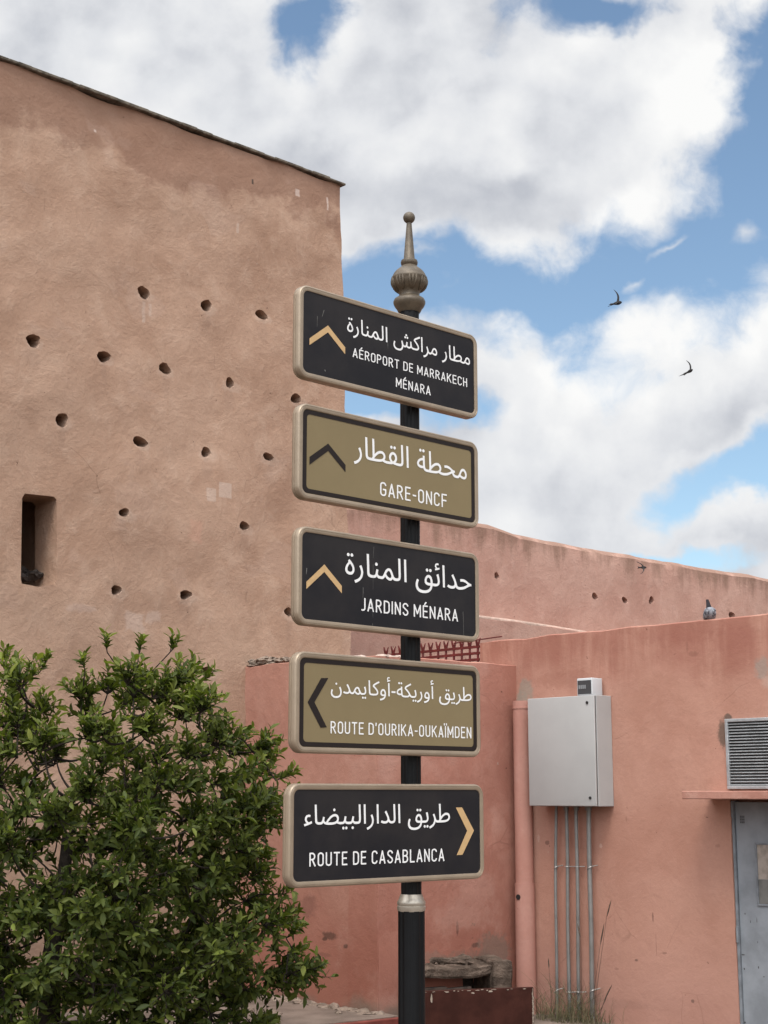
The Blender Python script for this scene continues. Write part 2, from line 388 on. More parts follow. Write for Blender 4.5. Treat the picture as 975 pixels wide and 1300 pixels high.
# ------------------------------------------------------------------ rampart tower
TOWER_TOP = on_tower(216, 157)[1]
tw = [(184, 371, 1.05), (262, 388, 1), (334, 399, .95), (41, 433, 1.05), (131, 453, 1), (209, 468, 1), (292, 486, .85), (376, 506, 1), (79, 533, 1.05),
      (177, 561, 1), (262, 574, .85), (340, 580, .85), (156, 651, .75), (308, 668, .85), (148, 749, .8), (237, 755, .9), (366, 777, .8), (264, 852, .9),
      (-50, 410, 1), (-15, 510, 1), (-60, 640, 1)]
def tower_extra(k, P, Pw, c):
    x, y, z = k.sep(Pw)
    n = k.noise(P, 0.9, 5, 0.6)
    sx = k.node('ShaderNodeVectorMath', operation='DOT_PRODUCT'); k.put(sx.inputs[0], P); sx.inputs[1].default_value = tuple(U); sx = sx.outputs['Value']
    z0 = k.sep(P)[2]
    # darker damp band below the coping, with a ragged lower limit
    (sa, za), (sb_, zb_) = on_tower(40, 165), on_tower(425, 300)
    lim = k.lin(sx, sa, sb_, za, zb_ + .1)
    rag = k.m('ADD', k.m('MULTIPLY', k.m('SUBTRACT', n, 0.5), 1.3), k.m('MULTIPLY', k.m('SUBTRACT', k.noise(P, 5, 6, 0.6), 0.5), 0.5))
    top = k.smooth(k.m('ADD', k.m('SUBTRACT', z0, lim), rag), -0.06, 0.10)
    c = k.mix(k.m('MULTIPLY', top, 0.6), c, (0.205, 0.112, 0.078))
    def rect(px0, py0, px1, py1, soft):
        (s0, z1), (s1, z2) = on_tower(px0, py0), on_tower(px1, py1)
        zw = k.m('ADD', z0, k.m('MULTIPLY', k.m('SUBTRACT', k.noise(P, 9, 4, 0.6), 0.5), soft * 2.0)); sw = k.m('ADD', sx, k.m('MULTIPLY', k.m('SUBTRACT', k.noise(k.vm('ADD', P, (5, 5, 5)), 9, 4, 0.6), 0.5), soft * 2.0))
        a1 = k.m('MULTIPLY', k.smooth(sw, s0 - soft * .3, s0 + soft * .3), k.smooth(sw, s1 + soft * .3, s1 - soft * .3))
        return k.m('MULTIPLY', a1, k.m('MULTIPLY', k.smooth(zw, z2 - soft * .3, z2 + soft * .3), k.smooth(zw, z1 + soft * .3, z1 - soft * .3)))
    for q, f_, col in (((261, 619, 272, 638, .012), .5, (0.47, 0.37, 0.31)), ((276, 612, 292, 634, .012), .55, (0.47, 0.37, 0.31)), ((84, 766, 120, 778, .05), .5, (0.45, 0.33, 0.27)), ((160, 776, 184, 802, .06), .55, (0.46, 0.35, 0.29)), ((188, 776, 206, 790, .05), .5, (0.46, 0.35, 0.29)),
                       ((182, 382, 185, 410, .02), .5, (0.46, 0.36, 0.30)), ((190, 384, 193, 402, .02), .45, (0.46, 0.36, 0.30)), ((374, 240, 379, 250, .02), .7, (0.5, 0.40, 0.35)), ((414, 250, 416, 268, .015), .7, (0.5, 0.40, 0.35)), ((121, 163, 124, 167, .01), .8, (0.55, 0.45, 0.4)), ((300, 283, 303, 296, .015), .5, (0.48, 0.38, 0.32)), ((240, 660, 256, 690, .06), .35, (0.46, 0.25, 0.18)), ((318, 228, 320, 235, .006), .85, (0.05, 0.04, 0.035))):
        c = k.mix(k.m('MULTIPLY', rect(*q), f_), c, col)
    # crumbled lip with its lit lower-right rim painted pale, drip stain beneath each putlog hole
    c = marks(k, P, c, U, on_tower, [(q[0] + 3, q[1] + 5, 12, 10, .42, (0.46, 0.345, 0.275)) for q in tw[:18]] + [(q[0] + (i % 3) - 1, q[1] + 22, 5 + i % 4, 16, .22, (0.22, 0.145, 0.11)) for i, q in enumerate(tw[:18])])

    low = k.smooth(k.m('ADD', z, k.m('MULTIPLY', n, 1.2)), 1.7, 0.4)
    c = k.mix(k.m('MULTIPLY', low, 0.6), c, (0.22, 0.15, 0.11))
    # paler repair patches trowelled over old render
    rp = k.smooth(k.noise(k.vm('MULTIPLY', Pw, (1.5, 1.5, 2.3)), 1.1, 3, 0.5), 0.62, 0.66)
    c = k.mix(k.m('MULTIPLY', rp, 0.16), c, (0.43, 0.31, 0.25))
    return c
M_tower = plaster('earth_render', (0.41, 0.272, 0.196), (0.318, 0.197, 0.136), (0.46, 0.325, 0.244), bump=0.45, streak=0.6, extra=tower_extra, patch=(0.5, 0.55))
holes = poly_holes(tw, A, U, NV, 0.051, 3)
win = [on_tower(*p) for p in ((27, 741), (48, 745), (69, 742), (72, 735), (74, 634), (70, 630), (33, 626), (30, 632), (26, 735))]
holes.append((win, 0.30, 0.0, 'chamber'))
s_top = on_tower(431.5, 237)[0]; s_mid = on_tower(436, 420)[0]; s_bot = on_tower(443, 700)[0]
outl = [(-7.0, 0), (s_bot + 0.06, 0), (s_bot, on_tower(443, 700)[1]), (s_mid, on_tower(436, 420)[1]), (s_top, TOWER_TOP), (-7.0, TOWER_TOP)]
T = thing('rampart_tower', 'tall earth-rendered tower wall at left with rows of round holes and one slit window', 'tower', tuple(A))
bm = wall_sheet(A, U, NT_, outl, holes, 0.085, 0.03, 2, [(0.02, 0), (4.0, 0)], freq=1.3, edge=0.012)
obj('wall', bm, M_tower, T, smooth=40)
# coping of thin broken tiles along the tower top
M_cope = mat('lichen_stone', (0.17, 0.145, 0.115), 0.95, spec=0.1, var=0.55, vscale=14, bump=0.8, bscale=45, bdist=0.02)
bm = bmesh.new(); rng = random.Random(5); s = -7.0
while s < s_top + 0.02:
    w = rng.uniform(0.06, 0.20); w = min(w, s_top + 0.05 - s) if s + w > s_top else w
    h = rng.uniform(0.020, 0.028); ov = rng.uniform(0.034, 0.042)
    o0 = A + U * s + NT_ * ov + V((0, 0, TOWER_TOP + rng.uniform(-0.005, 0.0) + 0.008))
    add_box(bm, o0, U * (w + 0.004), -NT_ * 0.6, V((0, 0, h)), 0.005, 1)
    s += w
obj('coping', bm, M_cope, T)
# a few branches and debris inside the window recess
bm = bmesh.new(); rng = random.Random(11)
wc = hit(40, 730, A - NT_ * 0.22, NV)
for i in range(9):
    blob(bm, wc + U * rng.uniform(-.06, .05) - NT_ * rng.uniform(-.05, .3) + V((0, 0, rng.uniform(-.02, .06))), .05, .05, .03, .8, 2.5, i, 2)
debris = obj('nest_debris', bm, mat('dark_debris', (0.05, 0.04, 0.035), 0.95, var=0.5, vscale=30), label='dark heap of debris lying in the sill of the slit window', cat='debris', smooth=30)

# ------------------------------------------------------------------ long rear rampart
RO = hit(442, 690, A, NV); RO.z = 0; RO = RO + NV * 1.5
def on_rear(x, y, off=0.0): q = hit(x, y, RO - NV * off, NV); return ((q - RO) @ U, q.z)
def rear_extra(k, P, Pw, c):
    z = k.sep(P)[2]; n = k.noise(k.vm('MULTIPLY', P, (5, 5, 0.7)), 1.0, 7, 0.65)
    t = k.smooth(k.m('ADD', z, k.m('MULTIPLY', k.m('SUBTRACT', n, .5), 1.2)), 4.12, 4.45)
    t = k.m('MAXIMUM', t, k.smooth(z, 4.37, 4.43))  # stain carried evenly over the top to offset the sky light it catches
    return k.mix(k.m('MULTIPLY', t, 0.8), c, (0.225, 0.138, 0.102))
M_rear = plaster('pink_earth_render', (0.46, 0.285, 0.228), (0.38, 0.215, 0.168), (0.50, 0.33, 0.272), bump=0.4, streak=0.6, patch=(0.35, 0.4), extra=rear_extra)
toppx = [(430, 646), (470, 648), (505, 652), (560, 662), (600, 668), (612, 669.5), (628, 672), (660, 684), (700, 692.5), (760, 703), (830, 714), (900, 726), (975, 738), (1080, 757)]
tp = [on_rear(*p) for p in toppx]
outl = [(tp[0][0] - 2.5, 0), (tp[-1][0] + 6, 0), (tp[-1][0] + 6, tp[-1][1])] + list(reversed(tp)) + [(tp[0][0] - 2.5, tp[0][1])]
holes = poly_holes([(631, 731, .8), (755, 757, .95), (793, 762, 1), (827, 762, 1.05), (930, 781, 1.1), (1010, 795, 1)], RO, U, NV, 0.048, 8, 0.4)
Rw = thing('rampart_wall', 'long pink rampart wall with a worn rounded top and a row of holes running behind the low building', 'wall', tuple(RO))
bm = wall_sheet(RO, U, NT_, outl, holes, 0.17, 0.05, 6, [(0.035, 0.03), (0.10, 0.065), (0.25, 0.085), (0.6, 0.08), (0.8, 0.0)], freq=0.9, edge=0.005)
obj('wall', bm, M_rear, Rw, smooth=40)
# lower thicker foot of that rampart, with a paler top edge
LO = RO - NV * 0.42
lt = [((hit(x, y, LO, NV) - LO) @ U, hit(x, y, LO, NV).z) for x, y in ((436, 757), (520, 770), (612, 785), (660, 791), (700, 797), (742, 804), (800, 812))]
Lw = thing('low_wall', 'lower pink wall with a pale top edge in front of the rampart, just above the building roof', 'wall', tuple(LO))
bm = wall_sheet(LO, U, NT_, [(lt[0][0] - 1, 0), (lt[-1][0] + 2, 0), (lt[-1][0] + 2, lt[-1][1])] + list(reversed(lt)) + [(lt[0][0] - 1, lt[0][1])], [], 0.16, 0.03, 9,
                [(0.02, 0.012), (0.40, 0.03)], freq=1.1, edge=0.008)
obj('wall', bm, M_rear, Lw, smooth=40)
bm = bmesh.new()
for (s_, z_), (s2, z2) in zip(lt, lt[1:]):
    add_tube(bm, [LO + U * s_ - NT_ * 0.03 + V((0, 0, z_ + .004)), LO + U * s2 - NT_ * 0.03 + V((0, 0, z2 + .004))], 0.03, 8)
obj('top_edge', bm, mat('pale_top_edge', (0.52, 0.37, 0.30), 0.95, var=0.3, vscale=12, bump=0.5), Lw, smooth=50)

# ------------------------------------------------------------------ annex (low block in the middle)
def annex_extra(k, P, Pw, c, left=True):
    x, y, z = k.sep(Pw); n = k.noise(P, 2.1, 6, 0.62)
    low = k.smooth(k.m('ADD', z, k.m('MULTIPLY', n, 0.8)), 1.38, 0.85)
    c = k.mix(k.m('MULTIPLY', low, 0.7), c, (0.27, 0.105, 0.075))
    grime = k.smooth(k.m('ADD', z, k.m('MULTIPLY', n, 0.5)), 0.46, 0.3)
    peel = k.m('MULTIPLY', k.smooth(k.noise(k.vm('MULTIPLY', P, (1.0, 1.0, 1.6)), 6.5, 7, 0.7), 0.665, 0.69), k.smooth(z, 1.35, 0.9))
    c = k.mix(k.m('MULTIPLY', peel, 0.75), c, (0.13, 0.075, 0.055))
    if left: c = marks(k, P, c, SB, lambda x, y: (lambda q: ((q - C) @ SB, q.z))(hit(x, y, C, U)), [(374, 1150, 7, 13, .55, (0.16, 0.075, 0.058)), (391, 1150, 10, 18, .6, (0.16, 0.075, 0.058)), (418, 1188, 9, 6, .85, (0.07, 0.04, 0.03)), (411, 1192, 4, 3, .9, (0.07, 0.04, 0.03)), (438, 1201, 3, 3.5, .9, (0.07, 0.04, 0.03)), (485, 1200, 2.2, 8, .8, (0.08, 0.04, 0.03)), (476, 1224, 3, 7, .7, (0.10, 0.05, 0.04)), (410, 1212, 10, 4, .6, (0.18, 0.08, 0.06)), (462, 1202, 8, 2, .4, (0.14, 0.07, 0.05)), (452, 1279, 9, 8, .8, (0.12, 0.10, 0.08)), (350, 1268, 30, 10, .6, (0.14, 0.11, 0.09)), (402, 1276, 26, 5, .6, (0.14, 0.11, 0.09))])
    else: c = marks(k, P, c, U, lambda x, y: (lambda q: ((q - C) @ U, q.z))(hit(x, y, C, NV)), [(628, 1205, 22, 20, .75, (0.16, 0.125, 0.10)), (590, 1222, 40, 12, .6, (0.15, 0.115, 0.09)), (580, 1178, 1.6, 10, .8, (0.10, 0.045, 0.035)), (602, 1200, 4, 3, .8, (0.08, 0.05, 0.04)), (548, 1215, 14, 8, .5, (0.2, 0.15, 0.12)), (618, 1100, 24, 26, .35, (0.23, 0.085, 0.06))])
    fade = k.smooth(k.noise(k.vm('ADD', P, (2, 8, 3)), 1.8, 6, 0.6), 0.52, 0.66)
    c = k.mix(k.m('MULTIPLY', fade, 0.35), c, (0.46, 0.28, 0.225))
    return k.mix(k.m('MULTIPLY', grime, 0.85), c, (0.19, 0.145, 0.115))
M_annexA = plaster('salmon_render', (0.415, 0.215, 0.163), (0.34, 0.162, 0.12), (0.45, 0.26, 0.205), bump=0.25, streak=0.3, extra=annex_extra, patch=(0.3, 0.35))
M_annexB = plaster('salmon_render', (0.40, 0.19, 0.142), (0.32, 0.14, 0.103), (0.44, 0.235, 0.185), bump=0.25, streak=0.3, extra=lambda k, P, Pw, c: annex_extra(k, P, Pw, c, False), patch=(0.3, 0.35))
AZ = hit(479, 833, C, U).z
An = thing('annex', 'low salmon-painted masonry block behind the sign post, with crumbling render along its foot', 'building', tuple(C))
LA = (A - C) @ NV; LB = (B - C) @ U
# face A (towards the left), s measured along SB from the far end A
ztopA = [(0.0, hit(315, 847, C, U).z), (0.5 * LA, hit(400, 838, C, U).z), (LA, AZ)]
bm = wall_sheet(V((A.x, A.y, 0)), SB, NB, [(-0.3, 0), (LA, 0), (LA, AZ), (0.5 * LA, ztopA[1][1]), (-0.3, ztopA[0][1])], [], 0.1, 0.014, 12, [(0.012, 0.006), (0.05, 0.012), (0.3, 0.012)], edge=0.008)
obj('left_wall', bm, M_annexA, An, smooth=40)
zB = hit(650, 844.5, C, NV).z
bm = wall_sheet(V((C.x, C.y, 0)) + NT_ * 0.004, U, NT_, [(0, 0), (LB + 0.05, 0), (LB + 0.05, zB), (0, AZ)], [], 0.1, 0.010, 14, [(0.012, 0.006), (0.05, 0.012), (0.3, 0.012)], edge=0.005)
obj('right_wall', bm, M_annexB, An, smooth=40)
bm = bmesh.new()
pA, pC, pB, pD = [V((q.x, q.y, 0)) for q in (A + NV * 0.15 + U * .05, C + NV * .15 + U * .15, B + NV * 0.1 , A + U * LB)]
rz = AZ - 0.03
vv = [bm.verts.new(q + V((0, 0, rz))) for q in (pA, pC, pB, pD)]; bm.faces.new(vv)
obj('roof', bm, mat('roof_screed', (0.36, 0.26, 0.21), 0.95, var=0.3, vscale=5, bump=0.5), An)
# lumpy mortar ridge on the near corner
bm = bmesh.new(); rng = random.Random(4)
for i in range(16):
    t = i / 15; q = C + NV * (0.42 * (1 - t)) if i < 10 else C + U * (0.22 * (i - 9) / 6)
    blob(bm, V((q.x, q.y, AZ + 0.004)) + U * .05 + NV * .05, .06, .06, rng.uniform(.012, .024), .4, 2, i, 2)
obj('mortar_ridge', bm, mat('pale_mortar', (0.50, 0.39, 0.33), 0.95, var=0.3, vscale=20, bump=0.6), An, smooth=60)
# rubble of an old wall stub on the annex, against the tower
M_rub = mat('grey_rubble', (0.29, 0.225, 0.18), 0.95, spec=0.1, var=0.45, vscale=16, bump=0.8, bscale=50, bdist=0.02)
bm = bmesh.new(); rng = random.Random(9)
for i, (px, py, w, h) in enumerate([(318, 841, .06, .03), (338, 839, .10, .033), (362, 839, .09, .028), (378, 838, .07, .022), (350, 844, .12, .02), (328, 845, .09, .018), (398, 837, .08, .018)]):
    q = hit(px, py, C + U * 0.08, U)
    blob(bm, q, .07, w, h, .4, 2.6, i + 2, 3, Matrix.Rotation(AX * 0 + R(43.4), 3, 'Z'))
ob = obj('rubble', bm, M_rub, label='grey broken masonry on top of the salmon block against the tower', cat='rubble', smooth=40)

# ------------------------------------------------------------------ pink building on the right
BL = on_bld(609, 815)[0]; BT = on_bld(800, 797.5)[1]
def bld_extra(k, P, Pw, c):
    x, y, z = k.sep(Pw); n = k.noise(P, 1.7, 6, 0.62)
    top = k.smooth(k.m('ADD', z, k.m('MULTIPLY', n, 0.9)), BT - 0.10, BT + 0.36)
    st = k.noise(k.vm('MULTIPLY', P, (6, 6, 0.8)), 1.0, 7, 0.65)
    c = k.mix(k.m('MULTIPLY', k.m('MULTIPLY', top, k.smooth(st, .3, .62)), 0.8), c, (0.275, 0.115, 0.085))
    fade = k.smooth(k.noise(k.vm('ADD', P, (2, 8, 3)), 1.1, 6, 0.6), 0.50, 0.64)
    c = k.mix(k.m('MULTIPLY', fade, 0.3), c, (0.46, 0.26, 0.20))
    sc_ = k.smooth(k.noise(k.vm('ADD', P, (3, 1, 0)), 3.2, 8, 0.7), 0.70, 0.74)
    c = k.mix(k.m('MULTIPLY', sc_, 0.6), c, (0.27, 0.235, 0.20))
    c = marks(k, P, c, SB, on_bld, [(668, 877, 11, 13, .8, (0.24, 0.225, 0.185)), (662, 886, 7, 9, .7, (0.24, 0.225, 0.185)), (918, 930, 8, 17, .9, (0.085, 0.07, 0.055)), (924, 911, 5, 5, .9, (0.07, 0.06, 0.05)), (968, 848, 11, 14, .75, (0.25, 0.22, 0.19)), (974, 866, 8, 8, .7, (0.40, 0.27, 0.22)),
        (880, 830, 7, 3, .5, (0.2, 0.09, 0.065)), (872, 822, 2, 8, .45, (0.2, 0.09, 0.065)), (826, 1118, 0.9, 26, .6, (0.16, 0.08, 0.06)), (829, 1165, 1.2, 6, .7, (0.10, 0.055, 0.045)), (833, 1200, 0.9, 14, .5, (0.16, 0.08, 0.06)), (808, 1219, 2.4, 2.4, .8, (0.08, 0.05, 0.04)), (879, 1271, 2.4, 3, .9, (0.05, 0.035, 0.03)), (695, 1070, 2.5, 3, .7, (0.12, 0.06, 0.05)), (684, 1064, 1.5, 5, .6, (0.5, 0.34, 0.28)),
        (762, 1074, 2, 3, .6, (0.5, 0.36, 0.3)), (911, 1074, 4, 3, .5, (0.22, 0.11, 0.085)), (844, 1210, 3, 2, .6, (0.14, 0.075, 0.06)), (795, 1040, 1.5, 4, .5, (0.2, 0.1, 0.075)), (783, 1230, 3, 2, .5, (0.18, 0.09, 0.07)), (700, 1255, 40, 22, .35, (0.22, 0.13, 0.10)), (790, 1275, 45, 12, .3, (0.24, 0.14, 0.11)), (715, 862, 40, 9, .35, (0.26, 0.11, 0.08)), (860, 800, 60, 10, .35, (0.25, 0.10, 0.075)), (930, 812, 40, 14, .35, (0.25, 0.10, 0.075))])
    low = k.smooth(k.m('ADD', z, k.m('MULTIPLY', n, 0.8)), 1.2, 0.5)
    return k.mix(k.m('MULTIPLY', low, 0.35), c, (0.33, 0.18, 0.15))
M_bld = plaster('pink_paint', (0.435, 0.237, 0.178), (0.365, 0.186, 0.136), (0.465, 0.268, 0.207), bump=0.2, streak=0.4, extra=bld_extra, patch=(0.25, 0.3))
Bd = thing('pink_building', 'low flat-roofed pink building at right with a grey metal door under a small canopy', 'building', tuple(B))
sD = on_bld(926.5, 1018)[0]; zCan = on_bld(903, 1015)[1]
door_out = [(sD, 0.02), (sD + 1.0, 0.02), (sD + 1.0, zCan + 0.004), (sD, zCan + 0.004)]
outl = [(BL, 0), (4.6, 0), (4.6, BT)] + [(4.6 - i * 0.25, BT + 0.010 * noise.noise(V((i * .7, 2, 1)))) for i in range(1, 19) if 4.6 - i * .25 > BL] + [(BL, BT)]
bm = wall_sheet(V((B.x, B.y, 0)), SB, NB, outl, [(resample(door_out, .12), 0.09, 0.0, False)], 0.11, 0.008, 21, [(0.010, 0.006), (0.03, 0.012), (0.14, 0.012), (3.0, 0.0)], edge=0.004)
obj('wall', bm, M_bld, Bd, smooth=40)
# door
M_door = mat('blue_grey_door_paint', (0.245, 0.265, 0.29), 0.55, spec=0.4, var=0.28, vscale=3.5, bump=0.12, bscale=14)
M_doorf = mat('door_frame_paint', (0.20, 0.215, 0.235), 0.6, var=0.3, vscale=12)
M_darkspot = mat('chipped_dark', (0.06, 0.055, 0.055), 0.9)
bm = bmesh.new()
add_box(bm, bpt(sD + 0.022, 0.03, -0.055), SB * 0.955, NB * 0.03, V((0, 0, zCan - 0.045)), 0.004)
door = obj('door', bm, M_door, Bd)
bm = bmesh.new()
add_box(bm, bpt(sD + 0.002, 0.022, -0.085), SB * 0.018, NB * 0.075, V((0, 0, zCan - 0.03)), 0.002)
obj('door_jamb', bm, M_doorf, Bd); bm = bmesh.new()
add_box(bm, bpt(sD + 0.98, 0.022, -0.085), SB * 0.018, NB * 0.075, V((0, 0, zCan - 0.03)), 0.002)
obj('door_jamb', bm, M_doorf, Bd)
for py in (1028, 1186):
    s_, z_ = on_bld(929, py)
    bm = bmesh.new(); add_tube(bm, [bpt(sD + .016, z_ - .05, .0), bpt(sD + .016, z_ + .05, .0)], .009, 10)
    obj('hinge', bm, M_doorf, door, smooth=40)
sP, zP = on_bld(959, 1072, -.025)[0], on_bld(966, 1070, -.025)[1]; zP2 = on_bld(966, 1150, -.025)[1]
bm = bmesh.new(); hP = zP - zP2; wP = 0.30
for (dx, dz, w_, h_) in ((0, 0, wP, .012), (0, hP - .012, wP, .012), (0, .012, .012, hP - .024), (wP - .012, .012, .012, hP - .024)):
    add_box(bm, bpt(sP + dx, zP2 + dz, -.0255), SB * w_, NB * 0.012, V((0, 0, h_)), 0.002, 1)
nf = obj('notice_frame', bm, M_doorf, door)
bm = bmesh.new(); add_box(bm, bpt(sP + .013, zP2 + hP * .42, -.0255), SB * (wP - .026), NB * 0.004, V((0, 0, hP * .55)))
obj('paper', bm, mat('stained_paper', (0.34, 0.29, 0.25), 0.9, var=0.3, vscale=20), nf)
bm = bmesh.new(); add_box(bm, bpt(sP + .013, zP2 + .013, -.0255), SB * (wP - .026), NB * 0.004, V((0, 0, hP * .42 - .016)))
obj('backing', bm, mat('grey_backing', (0.16, 0.155, 0.145), 0.8, var=0.3, vscale=12), nf)
# grid of small dark sticker dots near the door top
s_, z_ = on_bld(942.5, 1040, -.025); bm = bmesh.new()
for i in range(3):
    for j in range(5): add_box(bm, bpt(s_ - .018 + i * .0125, z_ - .026 + j * .0105, -.0252), SB * .009, NB * .002, V((0, 0, .0065)))
obj('sticker_dots', bm, M_darkspot, door)
bm = bmesh.new(); rng = random.Random(31)
for px, py, w, h in ((946, 1160, .010, .012), (953, 1170, .006, .02), (961, 1168, .004, .03), (944, 1212, .03, .006), (945, 1230, .012, .012), (963, 1228, .010, .016), (962, 1196, .006, .012), (970, 1240, .02, .005), (946, 1298, .014, .012)):
    s_, z_ = on_bld(px, py, -.025); q = bpt(s_, z_, -.0235); m = 7
    vv = [bm.verts.new(q + SB * (cos(2 * pi * i / m) * w * .5 * rng.uniform(.6, 1.2)) + ZUP * (sin(2 * pi * i / m) * h * .6 * rng.uniform(.6, 1.2))) for i in range(m)]
    bm.faces.new(vv)
obj('paint_chips', bm, M_darkspot, door)
# canopy slab over the door
pw = bpt(on_bld(903, 1012)[0], zCan)
po = hit(865.5, 1013, pw, NV); prot = (po - pw) @ NB
sC = on_bld(903, 1012)[0]
Cn_t = hit(866, 1002.7, pw + NB * prot, U).z - po.z
bm = bmesh.new(); add_box(bm, bpt(sC, zCan + 0.004, -.05), SB * 1.75, NB * (prot + .05), V((0, 0, Cn_t)), 0.006)
bmesh.ops.subdivide_edges(bm, edges=[e for e in bm.edges if e.calc_length() > .5], cuts=24)
for v in bm.verts: v.co += V((0, 0, 1)) * 0.0025 * noise.noise(v.co * 9)
obj('canopy', bm, plaster('canopy_paint', (0.42, 0.22, 0.17), (0.33, 0.155, 0.118), (0.50, 0.32, 0.26), bump=0.25, streak=0.2), Bd)
# louvred vent above the canopy
M_louv = mat('galvanised_louvre', (0.36, 0.375, 0.385), 0.45, metal=0.25, spec=0.4, var=0.25, vscale=10)
sL, zL = on_bld(922, 913); zL0 = zCan + 0.004 + Cn_t + .012
Lv = thing('louvre_vent', 'grey louvred metal vent set in the pink wall above the door canopy', 'vent', tuple(bpt(sL, zL0)))
bm = bmesh.new(); Wl, Hl = 0.85, zL - zL0
for (dx, dz, w_, h_) in ((0, 0, Wl, .022), (0, Hl - .022, Wl, .022), (0, .022, .022, Hl - .044), (Wl - .022, .022, .022, Hl - .044)):
    add_box(bm, bpt(sL + dx, zL0 + dz, -.03), SB * w_, NB * 0.055, V((0, 0, h_)), 0.003, 1)
obj('frame', bm, M_louv, Lv)
bm = bmesh.new(); ns = 21
for i in range(ns):
    zz = zL0 + .022 + (Hl - .044) * (i + .15) / ns
    add_box(bm, bpt(sL + .022, zz, .018), SB * (Wl - .044), NB * -.026 + V((0, 0, .012)), V((0, 0, .0035)))
obj('slats', bm, M_louv, Lv)
bm = bmesh.new(); add_box(bm, bpt(sL + .02, zL0 + .02, .006), SB * (Wl - .04), NB * -.01, V((0, 0, Hl - .04)))
obj('backing', bm, mat('dark_void', (0.03, 0.03, 0.03), 0.9), Lv)
# ------------------------------------------------------------------ grey electrical cabinet
sR, zR = on_bld(777.5, 950); q = bpt(sR, zR); fr = hit(755.5, 950, q, NV); dep = (fr - q) @ NB
sFL = on_bld(670.5, 950, dep)[0]; sFR = sR
zT = on_bld(752, 882, dep)[1]; zBt = on_bld(757, 1024, dep)[1]
M_cab = mat('light_grey_enamel', (0.37, 0.367, 0.36), 0.45, spec=0.35, var=0.05, vscale=4)
M_blk = mat('black_plastic', (0.02, 0.02, 0.02), 0.5)
Cb = thing('electrical_cabinet', 'light grey steel electrical cabinet mounted on the pink wall above four conduits', 'cabinet', tuple(bpt(sFL, zBt)))
bm = bmesh.new(); add_box(bm, bpt(sFL, zBt, .0), SB * (sFR - sFL), NB * (dep - .026), V((0, 0, zT - zBt)), 0.004)
obj('body', bm, M_cab, Cb)
bm = bmesh.new(); add_box(bm, bpt(sFL + .006, zBt + .006, dep - .03), SB * (sFR - sFL - .012), NB * .018, V((0, 0, zT - zBt - .012)))  # black strip set in the door gap stands in for the seam's shade
obj('seam_shade', bm, M_blk, Cb)
bm = bmesh.new(); add_box(bm, bpt(sFL + .001, zBt + .002, dep - .016), SB * (sFR - sFL - .002), NB * .016, V((0, 0, zT - zBt - .004)), 0.005, 3)
cd = obj('door', bm, M_cab, Cb, smooth=40)
for px, py in ((745.5, 892), (749.5, 1013)):
    s_, z_ = on_bld(px, py, dep); bm = bmesh.new()
    add_tube(bm, [bpt(s_, z_, dep - .001), bpt(s_, z_, dep + .006)], .011, 14); obj('lock', bm, M_blk, cd)
# small meter box standing on the cabinet
s0, z0_ = on_bld(732.5, 880, dep * .75); s1 = on_bld(752, 880, dep * .75)[0]; zM = on_bld(742, 861, dep * .75)[1]
Mb = thing('meter_box', 'small white breaker box with a dark window standing on the grey cabinet', 'box', tuple(bpt(s0, zT)))
bm = bmesh.new(); mw, mh = s1 - s0, zM - zT - .001; md = dep * .6
add_box(bm, bpt(s0, zT + .002, dep * .75 - md), SB * mw, NB * md, V((0, 0, mh)), 0.006, 3)
obj('case', bm, mat('white_plastic', (0.50, 0.51, 0.52), 0.4), Mb, smooth=40)
bm = bmesh.new(); add_box(bm, bpt(s0 + .008, zT + .012, dep * .75 - .001), SB * (mw - .016), NB * .004, V((0, 0, mh - .026)), 0.002, 1)
mwin = obj('window', bm, mat('smoked_plastic', (0.05, 0.055, 0.06), 0.2, spec=0.5), Mb)
bm = bmesh.new()
for i in range(4): add_box(bm, bpt(s0 + .02 + i * .018, zT + mh * .4, dep * .75 + .0032), SB * .012, NB * .002, V((0, 0, mh * .22)))
obj('breaker_row', bm, mat('grey_breakers', (0.22, 0.23, 0.24), 0.5), mwin)

